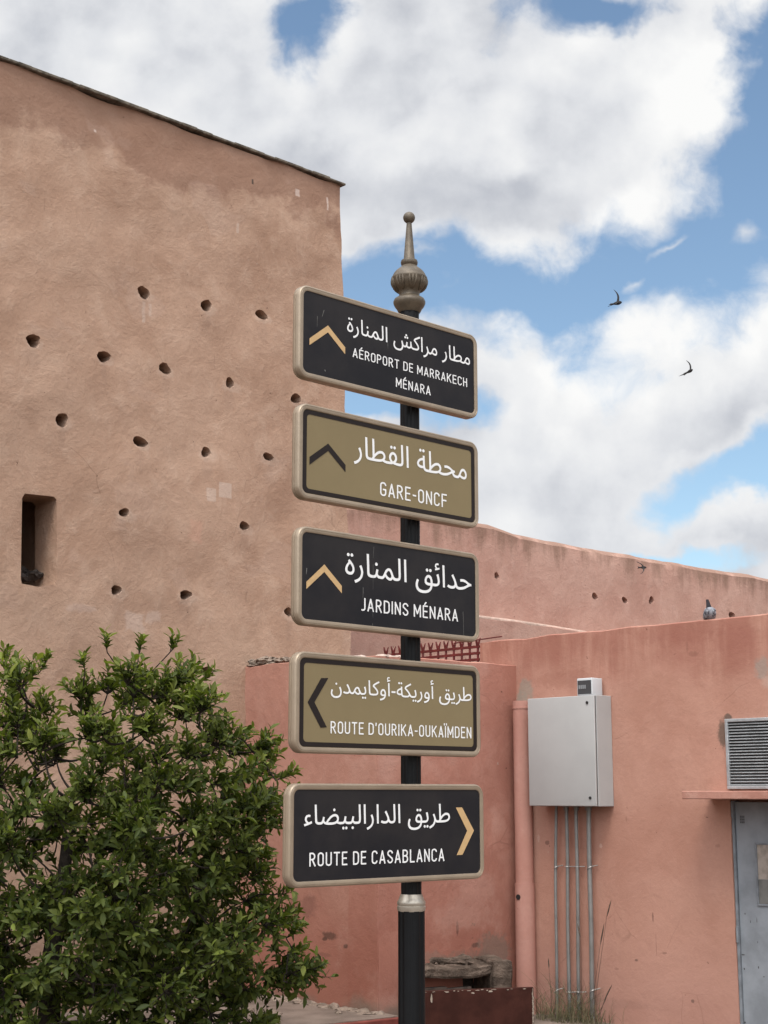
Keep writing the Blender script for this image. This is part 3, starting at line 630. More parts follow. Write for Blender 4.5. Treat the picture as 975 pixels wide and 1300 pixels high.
# ------------------------------------------------------------------ conduits
M_cond = mat('grey_conduit', (0.225, 0.22, 0.21), 0.45, metal=0.3, spec=0.4, var=0.25, vscale=6)
M_clip = mat('steel_clip', (0.42, 0.41, 0.39), 0.35, metal=0.6)
cw = ['slim grey conduit without a gland, leftmost under the cabinet', 'grey conduit under the cabinet, second from the left', 'grey conduit under the cabinet with a weed stem bent across it', 'thickest grey conduit, rightmost under the cabinet']
for i, (px, pxb, r) in enumerate(((705.5, 707, .0115), (719, 723, .0135), (732, 735, .0135), (747.5, 752.5, .0175))):
    s_ = on_bld(px, 1035, .05)[0]; sb = on_bld(pxb, 1290, .05)[0]
    cdt = thing('conduit', cw[i], 'conduit', tuple(bpt(sb, 0)), group='conduits below the electrical cabinet')
    bm = bmesh.new(); pts = []
    for j in range(13):
        t = j / 12; pts.append(bpt(sb + (s_ - sb) * t + .005 * sin(t * 7 + i * 1.7), zBt * t, .05 + .004 * sin(t * 5 + i * 2)))
    add_tube(bm, pts, r, 14); obj('pipe', bm, M_cond, cdt, smooth=60)
    if i: 
        bm = bmesh.new(); add_tube(bm, [bpt(s_, zBt - .03, .052), bpt(s_, zBt - .006, .052)], r * 1.5, 14); add_tube(bm, [bpt(s_, zBt - .006, .052), bpt(s_, zBt - .0005, .052)], r * 1.9, 6)
        obj('gland', bm, M_cond, cdt, smooth=40)
    for py in ((1102, 1258) if i % 3 == 0 else (1100, 1259)):
        zc = on_bld(px, py, .05)[1]; t = zc / zBt; sc_ = sb + (s_ - sb) * t
        bm = bmesh.new(); tilt = .02 if i % 3 == 0 else 0.0
        ring = [bpt(sc_ + cos(a_) * (r + .003), zc + tilt * cos(a_) * .6, .05 + sin(a_) * (r + .003)) for a_ in [2 * pi * w_ / 18 for w_ in range(19)]]
        add_tube(bm, ring, .0035, 6)
        add_tube(bm, [bpt(sc_ + r, zc + tilt * .6, .045), bpt(sc_ + r + .022, zc + tilt, .008)], .004, 6)
        obj('clip', bm, M_clip, cdt, smooth=60)

# ------------------------------------------------------------------ rain pipe
s_ = on_bld(664, 1000, .07)[0]; zt = on_bld(664, 890, .07)[1]
M_pipe = plaster('pipe_paint', (0.44, 0.235, 0.19), (0.38, 0.185, 0.145), (0.47, 0.27, 0.22), bump=0.08, streak=0.2)
Rp = thing('rain_pipe', 'pink-painted downpipe in the corner beside the grey cabinet', 'pipe', tuple(bpt(s_, 0, .07)))
rp = (on_bld(673.5, 1000, .07)[0] - on_bld(655, 1000, .07)[0]) / 2 * .98
zj = on_bld(664, 1121, .07)[1]
bm = bmesh.new(); add_tube(bm, [bpt(s_, .0, .07), bpt(s_, zj, .07)], rp * 1.04, 24); add_tube(bm, [bpt(s_, zj - .001, .07), bpt(s_, zt, .07)], rp * .95, 24)
add_tube(bm, [bpt(s_, zt - .06, .07), bpt(s_, zt - .05, .07)], rp * 1.01, 24)
obj('pipe', bm, M_pipe, Rp, smooth=50)
bm = bmesh.new(); zh = on_bld(663, 1138, .07)[1]
add_tube(bm, [bpt(s_ + .0, zh, .07) + (-U) * (rp * .6), bpt(s_, zh, .07) + (-U) * (rp * 1.09)], .02, 14)
obj('drain_hole', bm, M_blk, Rp)

# ------------------------------------------------------------------ red spiked grille behind the annex
M_red = mat('red_iron_paint', (0.135, 0.022, 0.02), 0.6, var=0.35, vscale=15)
def on_gr(x, y): return on_bld(x, y, -.02)
Gs0, Gs1 = on_gr(487, 830)[0], BL - .02
zr = [on_gr(575, y)[1] for y in (824, 832, 840)]
Gr = thing('spiked_grille', 'dark red iron grille with splayed spikes standing behind the salmon block', 'grille', tuple(bpt(Gs0, AZ - .06, -.02)))
bm = bmesh.new()
for z_ in zr: add_box(bm, bpt(Gs0 + .0, z_ - .010, -.030), SB * (Gs1 - Gs0), NB * .02, V((0, 0, .020)))
obj('rails', bm, M_red, Gr)
nb = 13; ztip = on_gr(575, 815)[1]
for i in range(nb):
    s_ = Gs0 + .03 + (Gs1 - Gs0 - .05) * i / (nb - 1); bm = bmesh.new()
    add_tube(bm, [bpt(s_, AZ - .06, -.02), bpt(s_, zr[0] + .012, -.02)], .010, 6)
    for dx, dn in ((-.030, 0.0), (.030, 0.0), (0.008, .03), (-.006, -.03)):
        add_tube(bm, [bpt(s_, zr[0], -.02), bpt(s_ + dx * .4, zr[0] + .03, -.02 + dn * .4), bpt(s_ + dx, ztip + .012, -.02 + dn)], [.010, .009, .003], 6)
    obj('spiked_bar', bm, M_red, Gr, smooth=60)
rs, re = on_bld(560, 815, .2), on_bld(637, 808, .2)
bm = bmesh.new(); add_tube(bm, [bpt(rs[0], rs[1], .05), bpt(re[0], re[1], .2)], .005, 6)
o_ = obj('iron_rod', bm, M_red, Gr)

# ------------------------------------------------------------------ ruined bin with brown board
M_brown = mat('brown_painted_board', (0.050, 0.017, 0.012), 0.7, spec=0.1, var=0.35, vscale=7, bump=0.2, bscale=25)
b0 = atY(539, 1259, 10.15); b1 = atY(677.5, 1252.5, 10.35); zb = (b0.z + b1.z) / 2
b0.z = b1.z = 0; bd = (b1 - b0); bn = V((bd.y, -bd.x, 0)).normalized()
Bo = thing('brown_board', 'dark brown painted board with chipped pale edges standing on edge beside the post', 'board', tuple(b0))
bm = bmesh.new(); add_box(bm, b0 - bd * .12, bd * 1.12, -bn * .03, V((0, 0, zb)), .004)
obj('panel', bm, M_brown, Bo)
M_chip = mat('bare_chipped_wood', (0.36, 0.29, 0.23), 0.9, var=0.3, vscale=30)
bm = bmesh.new(); rng = random.Random(3)
def chip(p, w, h):
    m = 8; vv = [bm.verts.new(p + bd.normalized() * (cos(2 * pi * i / m) * w * rng.uniform(.5, 1.2)) + ZUP * (sin(2 * pi * i / m) * h * rng.uniform(.5, 1.2)) + bn * .003) for i in range(m)]; bm.faces.new(vv)
for i in range(24): chip(b0 + bd * rng.uniform(.986, .992) + V((0, 0, zb * (.03 + .040 * i))), rng.uniform(.003, .008), .015)
for i in range(16): chip(b0 + bd * rng.uniform(.0, .97) + V((0, 0, zb * rng.uniform(.975, .99))), rng.uniform(.006, .02), rng.uniform(.002, .0035))
for t, z_, w, h in ((.60, .95, .02, .008), (.06, .85, .006, .03), (.20, .97, .02, .005), (.44, .93, .014, .006), (.76, .97, .01, .004)): chip(b0 + bd * t + V((0, 0, zb * z_)), w, h)
obj('chipped_edge', bm, M_chip, Bo)
# low masonry bin with broken slab
Mn = thing('masonry_bin', 'low crumbling masonry bin with a broken slab top in the corner behind the brown board', 'masonry', tuple(V((C.x, C.y, 0)) + U * .7 - NV * .4))
M_slab = mat('crumbling_concrete', (0.155, 0.115, 0.09), 0.95, spec=0.1, var=0.55, vscale=9, bump=0.9, bscale=35, bdist=0.03)
def rough_block(bm, O, X, Y, Z, amp, seed, cuts=7):
    t = bmesh.new(); add_box(t, O, X, Y, Z, 0.012, 1)
    bmesh.ops.subdivide_edges(t, edges=t.edges[:], cuts=cuts, use_grid_fill=True)
    for v in t.verts:
        w_ = v.co * 5 + V((seed * 3.1, seed, 0))
        v.co += V((noise.fractal(w_, .8, 2, 4), noise.fractal(w_ + V((7, 0, 0)), .8, 2, 4), noise.fractal(w_ + V((0, 9, 0)), .8, 2, 4))) * amp
    me_ = bpy.data.meshes.new('tmp'); t.to_mesh(me_); t.free(); bm.from_mesh(me_); bpy.data.meshes.remove(me_)
sl0 = atY(522, 1228, 10.75); sl1 = atY(630, 1220, 11.0); tz = sl0.z
dsl = V((sl1.x - sl0.x, sl1.y - sl0.y, 0)); nsl = V((dsl.y, -dsl.x, 0)).normalized()
bm = bmesh.new(); rough_block(bm, V((sl0.x, sl0.y, tz - .085)), dsl, -nsl * .45, V((0, 0, .075)), .022, 2, 9)
rough_block(bm, V((sl0.x, sl0.y, tz - .01)) + dsl * .3 - nsl * .18, dsl * .55, -nsl * .25, V((0, 0, .05)), .018, 5, 6)
rng = random.Random(19)
for i in range(9):
    q = V((sl0.x, sl0.y, tz - .012)) + dsl * rng.uniform(.25, .95) - nsl * rng.uniform(.03, .25); w_ = rng.uniform(.03, .08)
    rough_block(bm, q, Matrix.Rotation(rng.uniform(0, 3), 3, 'Z') @ V((w_, 0, rng.uniform(-.01, .01))), Matrix.Rotation(rng.uniform(0, 3), 3, 'Z') @ V((0, w_ * .8, 0)), V((0, 0, rng.uniform(.015, .04))), .012, i, 3)
obj('slab', bm, M_slab, Mn)
bm = bmesh.new(); rough_block(bm, V((sl0.x, sl0.y, 0)) - nsl * .30, dsl * .95, -nsl * .08, V((0, 0, tz - .09)), .012, 15, 6)
obj('shade_back_wall', bm, mat('shade_dark_masonry', (0.05, 0.04, 0.034), 0.95, spec=0.1, var=0.5, vscale=14, bump=0.8), Mn)  # added back wall, coloured dark for the shade inside the enclosed bin
bm = bmesh.new(); e0 = atY(630, 1280, 10.95); rough_block(bm, V((e0.x, e0.y, 0)), dsl.normalized() * .13, -nsl * .4, V((0, 0, tz + .02)), .018, 8, 7)
obj('side_wall', bm, M_slab, Mn)
bm = bmesh.new(); rough_block(bm, V((sl0.x, sl0.y, 0)) - dsl * .05, dsl * .12, -nsl * .4, V((0, 0, tz - .09)), .02, 11, 6)
obj('end_wall', bm, M_slab, Mn, smooth=30)
bm = bmesh.new(); rng = random.Random(12)
for i in range(5):
    p0 = V((sl0.x, sl0.y, tz - .19)) + dsl * rng.uniform(0, .4) + V((0, 0, rng.uniform(-.06, .05))) - nsl * .03
    add_box(bm, p0, dsl * rng.uniform(.4, .6), -nsl * .05, V((0, 0, .012)), .002, 1)
    bmesh.ops.rotate(bm, verts=bm.verts[-8:], cent=p0, matrix=Matrix.Rotation(R(rng.uniform(-4, 8)), 3, 'Y'))
obj('scrap_wood', bm, mat('dark_old_wood', (0.07, 0.05, 0.04), 0.9, var=0.5, vscale=20), label='dark broken planks lying under the crumbling slab', cat='scrap wood')

# loose stones at the foot of the annex
for i, (px, py, w, h) in enumerate([(342, 1287, .075, .03), (318, 1281, .03, .02), (430, 1283, .022, .014), (300, 1288, .04, .02)]):
    bm = bmesh.new(); g = ground(px, py + 4); blob(bm, g + V((0, 0, h * .55)), w, w * .7, h, .5, 2, i + 40, 3)
    o_ = obj('stone', bm, M_rub, label=['largest flat stone lying at the foot of the salmon block', 'small stone left of the largest flat stone on the pavement', 'small stone near the right corner foot of the salmon block', 'leftmost stone by the foliage on the pavement'][i], cat='stone', group='loose stones on the pavement', smooth=40)
    base_origin(o_, g)
# dust ledge of fallen render along the foot
bm = bmesh.new(); rng = random.Random(8)
for i in range(26):
    q = A.lerp(C, i / 25) - U * rng.uniform(.0, .05); blob(bm, V((q.x, q.y, PAVE)), rng.uniform(.04, .09), rng.uniform(.04, .08), rng.uniform(.008, .03), .5, 2.5, i, 2)
obj('fallen_render', bm, M_rub, kind='stuff', label='crumbs of fallen render along the foot of the salmon block', cat='rubble', smooth=40)

# ------------------------------------------------------------------ sign post
YAWS = (46.76, 46.35, 45.95, 46.3, 48.47); ZC = (2.015, 1.47, 0.92, 0.379, -0.175); OFF = (-.216, -.218, -.22, -.222, -.218)
PX, PY = 0.123623, 6.976076; PL, PH = 1.1, 0.376338
PC = V((PX, PY, 0))
M_post = mat('black_post_paint', (0.004, 0.0042, 0.005), 0.45, spec=0.18, var=0.2, vscale=12, bump=0.05, bscale=80)
M_fin = mat('bronze_tan_paint', (0.11, 0.086, 0.06), 0.48, metal=0.25, spec=0.4, var=0.3, vscale=25, bump=0.25, bscale=45, bdist=0.006)
M_collar = mat('worn_tan_metal', (0.46, 0.41, 0.34), 0.35, metal=0.5, spec=0.5, var=0.35, vscale=14)
def pz(y): return hit(521, y, PC, V((0, 1, 0))).z
def pr(w): return w / FPX * 7.1 / 2
Po = thing('sign_post', 'black fluted street sign post with a tan finial, carrying five direction signs', 'post', tuple(PC))
fl = lambda j, z: 1 - 0.07 * (0.5 + 0.5 * cos(j * 2 * pi / 12)) ** 3
zc0, zc1 = pz(1155), pz(1135)
bm = bmesh.new(); r = pr(33)
add_lathe(bm, [(r * 1.9, 0), (r * 1.9, .10), (r * 1.5, .14), (r * 1.1, .24), (r, .3), (r, zc0 - .004)], PC, 96, lambda j, z: 1.0 if z < .3 else fl(j, z))
obj('lower_shaft', bm, M_post, Po, smooth=40)
bm = bmesh.new()
add_lathe(bm, [(r * .98, zc0 - .006), (r * 1.03, zc0), (r * 1.05, zc0 + .016), (r * .98, zc0 + .020), (r * 1.05, zc0 + .025), (r * 1.04, zc0 + .036), (r * .94, zc0 + .046), (r * .86, zc0 + .058), (r * .80, zc1)], PC, 40)
obj('collar', bm, M_collar, Po, smooth=45)
bm = bmesh.new(); r2 = pr(25.5); zn = pz(391)
add_lathe(bm, [(r2, zc1 - .01), (r2, zn - .02)], PC, 96, fl)
add_lathe(bm, [(r2 * 1.02, zn - .03), (r2 * 1.02, zn + .02)], PC, 32)
obj('upper_shaft', bm, M_post, Po, smooth=40)
# finial: seat ring, globe with acanthus leaves, ring, cone, ball
prof = []
for w, y in ((27, 397.5), (30, 395.5), (33, 392.5), (38, 389.5), (41.5, 386), (42, 383.5), (39, 380.3), (33, 378.4), (28, 377.2), (26.5, 376), (26.5, 373.8)): prof.append((pr(w), pz(y)))
zg = pz(356); rg = pr(45.5) / 2 * 2
for i in range(1, 20):
    t = -0.97 + 2.05 * i / 20; prof.append((rg * cos(t) * (1.045 if abs(t - .12) < .1 else 1.0), zg + rg * sin(t) * .86))
for w, y in ((19, 337.5), (21.5, 336), (22.5, 333.5), (21, 331), (16, 330), (14.6, 329), (6.6, 283), (6.0, 281)): prof.append((pr(w), pz(y)))
prof.sort(key=lambda q: q[1])
bm = bmesh.new(); add_lathe(bm, prof, PC, 48)
zb_ = pz(276.5); rb = pr(15.8)
add_lathe(bm, [(max(.002, rb * sin(pi * i / 16)), zb_ - rb * cos(pi * i / 16)) for i in range(17)], PC, 32)
fin = obj('finial', bm, M_fin, Po, smooth=50)
bm = bmesh.new()
for q in range(8):
    a0 = 2 * pi * q / 8 + .2
    for side in (-1, 0, 1):
        pts = []; rr = []
        for i in range(7):
            t = -0.95 + 1.02 * i / 6; aa = a0 + side * .20 * sin((t + .95) / 1.02 * pi * .62)
            rad = rg * cos(t) * 1.015; pts.append(PC + V((cos(aa) * rad, sin(aa) * rad, zg + rg * sin(t) * .86))); rr.append(.0065 * sin(pi * (i + .6) / 7.4) + .002)
        add_tube(bm, pts, rr, 6)
obj('leaf_carving', bm, M_fin, fin, smooth=60)

# ---- lettering: Arabic through the built-in font's joining forms, Latin from a narrow stroke alphabet
FORMS = {}
for ch, iso, n in [('ا', 0xFE8D, 2), ('أ', 0xFE83, 2), ('ل', 0xFEDD, 4), ('م', 0xFEE1, 4), ('ن', 0xFEE5, 4), ('ر', 0xFEAD, 2), ('ة', 0xFE93, 2), ('ط', 0xFEC1, 4), ('ك', 0xFED9, 4), ('ش', 0xFEB5, 4),
                   ('ح', 0xFEA1, 4), ('ق', 0xFED5, 4), ('د', 0xFEA9, 2), ('ئ', 0xFE89, 4), ('ي', 0xFEF1, 4), ('و', 0xFEED, 2), ('ب', 0xFE8F, 4), ('ض', 0xFEBD, 4), ('ء', 0xFE80, 1)]:
    FORMS[ch] = [chr(iso + i) for i in range(n)]
def shape(s):
    out = []
    for i, c in enumerate(s):
        if c not in FORMS: out.append(c); continue
        p = s[i - 1] if i else ' '; n = s[i + 1] if i + 1 < len(s) else ' '
        cp = p in FORMS and len(FORMS[p]) == 4 and len(FORMS[c]) > 1
        cn = len(FORMS[c]) == 4 and n in FORMS and len(FORMS[n]) > 1
        out.append(FORMS[c][3 if cp and cn else 2 if cn else 1 if cp else 0])
    return ''.join(reversed(out))
def bolder(cons, t):
    area = sum(sum(c[i - 1][0] * c[i][1] - c[i][0] * c[i - 1][1] for i in range(len(c))) for c in cons)
    sg = 1 if area > 0 else -1; out = []
    for c in cons:
        n = len(c); o = []
        for i in range(n):
            a_, b_, e_ = c[i - 1], c[i], c[(i + 1) % n]
            d1 = V((b_[0] - a_[0], b_[1] - a_[1])).normalized(); d2 = V((e_[0] - b_[0], e_[1] - b_[1])).normalized()
            m = V((d1.y + d2.y, -d1.x - d2.x)); m = m.normalized() if m.length > .2 else V((d1.y, -d1.x))
            q = min(1.6, 1 / max(.5, m.x * d1.y - m.y * d1.x))
            o.append((b_[0] + m.x * t * sg * q, b_[1] + m.y * t * sg * q))
        out.append(o)
    return out
def arabic_contours(s):
    cu = bpy.data.curves.new('lettering', 'FONT'); cu.body = shape(s); cu.size = 1
    o = bpy.data.objects.new('lettering', cu); COL.objects.link(o); bpy.context.view_layer.update()
    c2 = o.to_curve(bpy.context.evaluated_depsgraph_get()); cons = []
    for sp in c2.splines:
        pts = []
        if sp.type == 'BEZIER':
            bp = sp.bezier_points
            for i in range(len(bp)):
                a_, b_ = bp[i], bp[(i + 1) % len(bp)]
                n = 2 if (a_.handle_right - a_.co).length + (b_.handle_left - b_.co).length < .02 else 4
                pts += [(q.x, q.y) for q in geometry.interpolate_bezier(a_.co, a_.handle_right, b_.handle_left, b_.co, n + 1)[:-1]]
        else: pts = [(q.co.x, q.co.y) for q in sp.points]
        cl = [pts[0]]
        for q in pts[1:]:
            if (q[0] - cl[-1][0]) ** 2 + (q[1] - cl[-1][1]) ** 2 > 1e-7: cl.append(q)
        if len(cl) > 2: cons.append(cl)
    cons = bolder(cons, 0.002)
    o.to_curve_clear(); bpy.data.objects.remove(o); bpy.data.curves.remove(cu)
    return cons
def winding(p, cons):
    w = 0; x, y = p
    for c in cons:
        for i in range(len(c)):
            x0, y0 = c[i - 1]; x1, y1 = c[i]
            if y0 <= y < y1 or y1 <= y < y0:
                if x0 + (y - y0) / (y1 - y0) * (x1 - x0) > x: w += 1 if y1 > y0 else -1
    return w
def fill(cons):
    pts, ed = [], []
    for c in cons:
        b = len(pts); pts += c; ed += [(b + i, b + (i + 1) % len(c)) for i in range(len(c))]
    vo, _, fo, *_r = geometry.delaunay_2d_cdt([V(p) for p in pts], ed, [], 0, 1e-6)
    bbs = [(min(q[0] for q in c), max(q[0] for q in c), min(q[1] for q in c), max(q[1] for q in c)) for c in cons]
    fs = []
    for f in fo:
        cx = sum(vo[i][0] for i in f) / 3; cy = sum(vo[i][1] for i in f) / 3
        near = [c for c, b in zip(cons, bbs) if b[2] <= cy <= b[3] and cx <= b[1]]
        if winding((cx, cy), near) != 0: fs.append(f)
    return [(v[0], v[1]) for v in vo], fs
def arc(cx, cy, rx, ry, a0, a1, n=8): return [(cx + rx * cos(R(a0 + (a1 - a0) * i / n)), cy + ry * sin(R(a0 + (a1 - a0) * i / n))) for i in range(n + 1)]
def glyph(ch):
    w = 0.40; r = .20; q = w
    O_ = arc(r, 1 - r, r, r, 180, 0) + arc(r, r, r, r, 0, -180); O_.append(O_[0])
    C_ = arc(r, 1 - r, r, r, 10, 180) + arc(r, r, r, r, 180, 350)
    G = {'A': [[(0, 0), (.22, 1), (.44, 0)], [(.075, .27), (.365, .27)]],
         'B': [[(0, 0), (0, 1), (.19, 1)] + arc(.19, .765, .19, .235, 90, -90) + [(0, .53)], [(.19, .53)] + arc(.19, .265, .21, .265, 90, -90) + [(0, 0)]],
         'C': [C_], 'D': [[(0, 0), (0, 1), (.17, 1)] + arc(.17, .75, .24, .25, 90, 0) + arc(.17, .25, .24, .25, 0, -90) + [(0, 0)]],
         'E': [[(.36, 1), (0, 1), (0, 0), (.36, 0)], [(0, .52), (.32, .52)]], 'F': [[(.36, 1), (0, 1), (0, 0)], [(0, .52), (.32, .52)]],
         'G': [arc(r, 1 - r, r, r, 10, 180) + arc(r, r, r, r, 180, 360) + [(.4, .47), (.22, .47)]],
         'H': [[(0, 0), (0, 1)], [(w, 0), (w, 1)], [(0, .52), (w, .52)]], 'I': [[(0, 0), (0, 1)]],
         'J': [[(.28, 1), (.28, .2)] + arc(.1, .2, .18, .2, 0, -110)], 'K': [[(0, 0), (0, 1)], [(.42, 1), (.02, .42)], [(.14, .58), (.44, 0)]],
         'L': [[(0, 1), (0, 0), (.34, 0)]], 'M': [[(0, 0), (0, 1), (.27, .25), (.54, 1), (.54, 0)]], 'N': [[(0, 0), (0, 1), (.42, 0), (.42, 1)]],
         'O': [O_], 'P': [[(0, 0), (0, 1), (.18, 1)] + arc(.18, .74, .21, .26, 90, -90) + [(0, .48)]],
         'R': [[(0, 0), (0, 1), (.18, 1)] + arc(.18, .75, .20, .25, 90, -90) + [(0, .5)], [(.18, .5), (.41, 0)]],
         'S': [arc(.2, .77, .2, .23, 15, 180, 8) + [(.02, .68), (.37, .36)] + arc(.2, .23, .2, .23, 20, -165, 9)],
         'T': [[(0, 1), (.42, 1)], [(.21, 1), (.21, 0)]], 'U': [[(0, 1), (0, .2)] + arc(r, r, r, r, 180, 360) + [(w, 1)]],
         '-': [[(0, .45), (.2, .45)]], "'": [[(.02, 1.02), (.0, .84)]], ' ': []}
    extra = []
    if ch == 'É': base, extra = 'E', [[(.13, 1.16), (.24, 1.31)]]
    elif ch == 'Ï': base, extra = 'I', [[(-.115, 1.17), (-.115, 1.27)], [(.115, 1.17), (.115, 1.27)]]
    else: base = ch
    s = G[base] + extra
    wid = max([p[0] for st_ in G[base] for p in st_] or [.16])
    return s, wid
def latin_contours(s, th=0.113, gap=0.275):
    cons = []; x = 0.0; h = th / 2
    for ch in s:
        st_, wid = glyph(ch)
        for pl in st_:
            pl = [(p[0] + x, p[1] * (1 - th) + h) for p in pl]
            for i in range(len(pl) - 1):
                (x0, y0), (x1, y1) = pl[i], pl[i + 1]; L = sqrt((x1 - x0) ** 2 + (y1 - y0) ** 2)
                if L < 1e-6: continue
                tx, ty = (x1 - x0) / L, (y1 - y0) / L; e0 = h if i == 0 else 0; e1 = h if i == len(pl) - 2 else 0
                if ch not in "-'": pass
                nx, ny = -ty * h, tx * h
                cons.append([(x0 - tx * e0 * .9 + nx, y0 - ty * e0 * .9 + ny), (x0 - tx * e0 * .9 - nx, y0 - ty * e0 * .9 - ny), (x1 + tx * e1 * .9 - nx, y1 + ty * e1 * .9 - ny), (x1 + tx * e1 * .9 + nx, y1 + ty * e1 * .9 + ny)])
                if i: cons.append([(x0 + cos(2 * pi * q / 12) * h, y0 + sin(2 * pi * q / 12) * h) for q in range(12)])
        x += wid + (gap if ch != ' ' else .16)
    return cons
M_white = mat('white_sign_film', (0.74, 0.735, 0.725), 0.5, spec=0.3, var=0.06, vscale=30)
M_arrowtan = mat('tan_sign_film', (0.50, 0.33, 0.16), 0.5, var=0.08, vscale=30)
M_arrowblk = mat('dark_sign_film', (0.018, 0.013, 0.012), 0.5, spec=0.15, var=0.1, vscale=30)
M_blackpanel = mat('black_sign_panel', (0.011, 0.0105, 0.013), 0.45, spec=0.16, col2=(0.021, 0.0185, 0.019), vscale=2.5)
M_tanpanel = mat('olive_tan_sign_panel', (0.20, 0.155, 0.083), 0.5, spec=0.15, var=0.06, vscale=3)
M_frame = mat('tan_sign_frame', (0.325, 0.255, 0.185), 0.36, metal=0.45, spec=0.4, var=0.14, vscale=7, bump=0.05, bscale=60)
M_streak = mat('bird_lime', (0.17, 0.165, 0.155), 0.8, var=0.3, vscale=60)
def rr_loop(hw, hh, r, n=8):
    pts = []
    for cx, cy, a0 in ((hw - r, hh - r, 0), (-hw + r, hh - r, 90), (-hw + r, -hh + r, 180), (hw - r, -hh + r, 270)):
        pts += [(cx + r * cos(R(a0 + 90 * i / n)), cy + r * sin(R(a0 + 90 * i / n))) for i in range(n + 1)]
    return pts
def homography(src, dst):
    a_ = []
    for (x, y), (u_, v_) in zip(src, dst):
        a_.append([x, y, 1, 0, 0, 0, -u_ * x, -u_ * y, -u_]); a_.append([0, 0, 0, x, y, 1, -v_ * x, -v_ * y, -v_])
    h = np.linalg.svd(np.array(a_))[2][-1].reshape(3, 3)
    return lambda p: tuple((lambda q: (q[0] / q[2], q[1] / q[2]))(h @ np.array([p[0], p[1], 1.0])))
CORN = [[(384.5, 367.2), (601.7, 429.4), (601.7, 528.8), (384.5, 470.9)], [(383.8, 519), (602.3, 565.7), (602.3, 666.8), (383.8, 623.7)], [(383.2, 676), (603.2, 708.6), (603.2, 807.8), (383.2, 785.8)],
        [(379.8, 835.3), (604.8, 853.5), (604.8, 953.7), (379.8, 946)], [(372.2, 1002.9), (609, 1003.9), (609, 1108), (372.2, 1119)]]
CROP = [(370, 370), (370, 520), (370, 670), (370, 820), (370, 980)]
UPA = lambda *p: list(p)
SIGNS = [
 dict(kind='black', ar=('مطار مراكش المنارة', (275, 196), (920, 385), (487, 178), (487, 258)), la=[('AÉROPORT DE MARRAKECH', (303, 334), (903, 501), 49), ('MÉNARA', (524, 496), (706, 540), 50)],
      arrow=[(90, 240), (180, 172), (266, 286), (266, 322), (180, 208), (90, 275)], label='topmost black direction sign with an up arrow pointing the way to the airport'),
 dict(kind='tan', ar=('محطة القطار', (307, 243), (900, 360), (585, 185), (585, 298)), la=[('GARE-ONCF', (440, 444), (790, 509), 73)],
      arrow=[(90, 243), (180, 174), (266, 283), (266, 320), (180, 212), (90, 283)], label='upper olive-tan direction sign with a dark up arrow, reading GARE-ONCF'),
 dict(kind='black', ar=('حدائق المنارة', (275, 248), (927, 318), (565, 165), (565, 281)), la=[('JARDINS MÉNARA', (358, 428), (856, 484), 67)],
      arrow=[(77, 283), (168, 193), (258, 303), (258, 341), (168, 232), (77, 320)], label='middle black direction sign with an up arrow, reading JARDINS MÉNARA'),
 dict(kind='tan', ar=('طريق أوريكة-أوكايمدن', (200, 247), (928, 285), (408, 180), (408, 254)), la=[("ROUTE D'OURIKA-OUKAÏMDEN", (200, 448), (925, 476), 62)],
      arrow=[(150, 169), (187, 168), (117, 290), (181, 416), (149, 418), (82, 290)], label="lower olive-tan direction sign with a dark left arrow, reading ROUTE D'OURIKA-OUKAÏMDEN"),
 dict(kind='black', ar=('طريق الدارالبيضاء', (62, 273), (817, 262), (558, 170), (558, 267)), la=[('ROUTE DE CASABLANCA', (92, 489), (787, 459), 71)],
      arrow=[(848, 187), (880, 186), (940, 305), (880, 428), (850, 430), (905, 306)], label='lowest black direction sign with a tan right arrow, reading ROUTE DE CASABLANCA'),
]
BORD = 0.026; REC = 0.005; DEPTH = 0.05
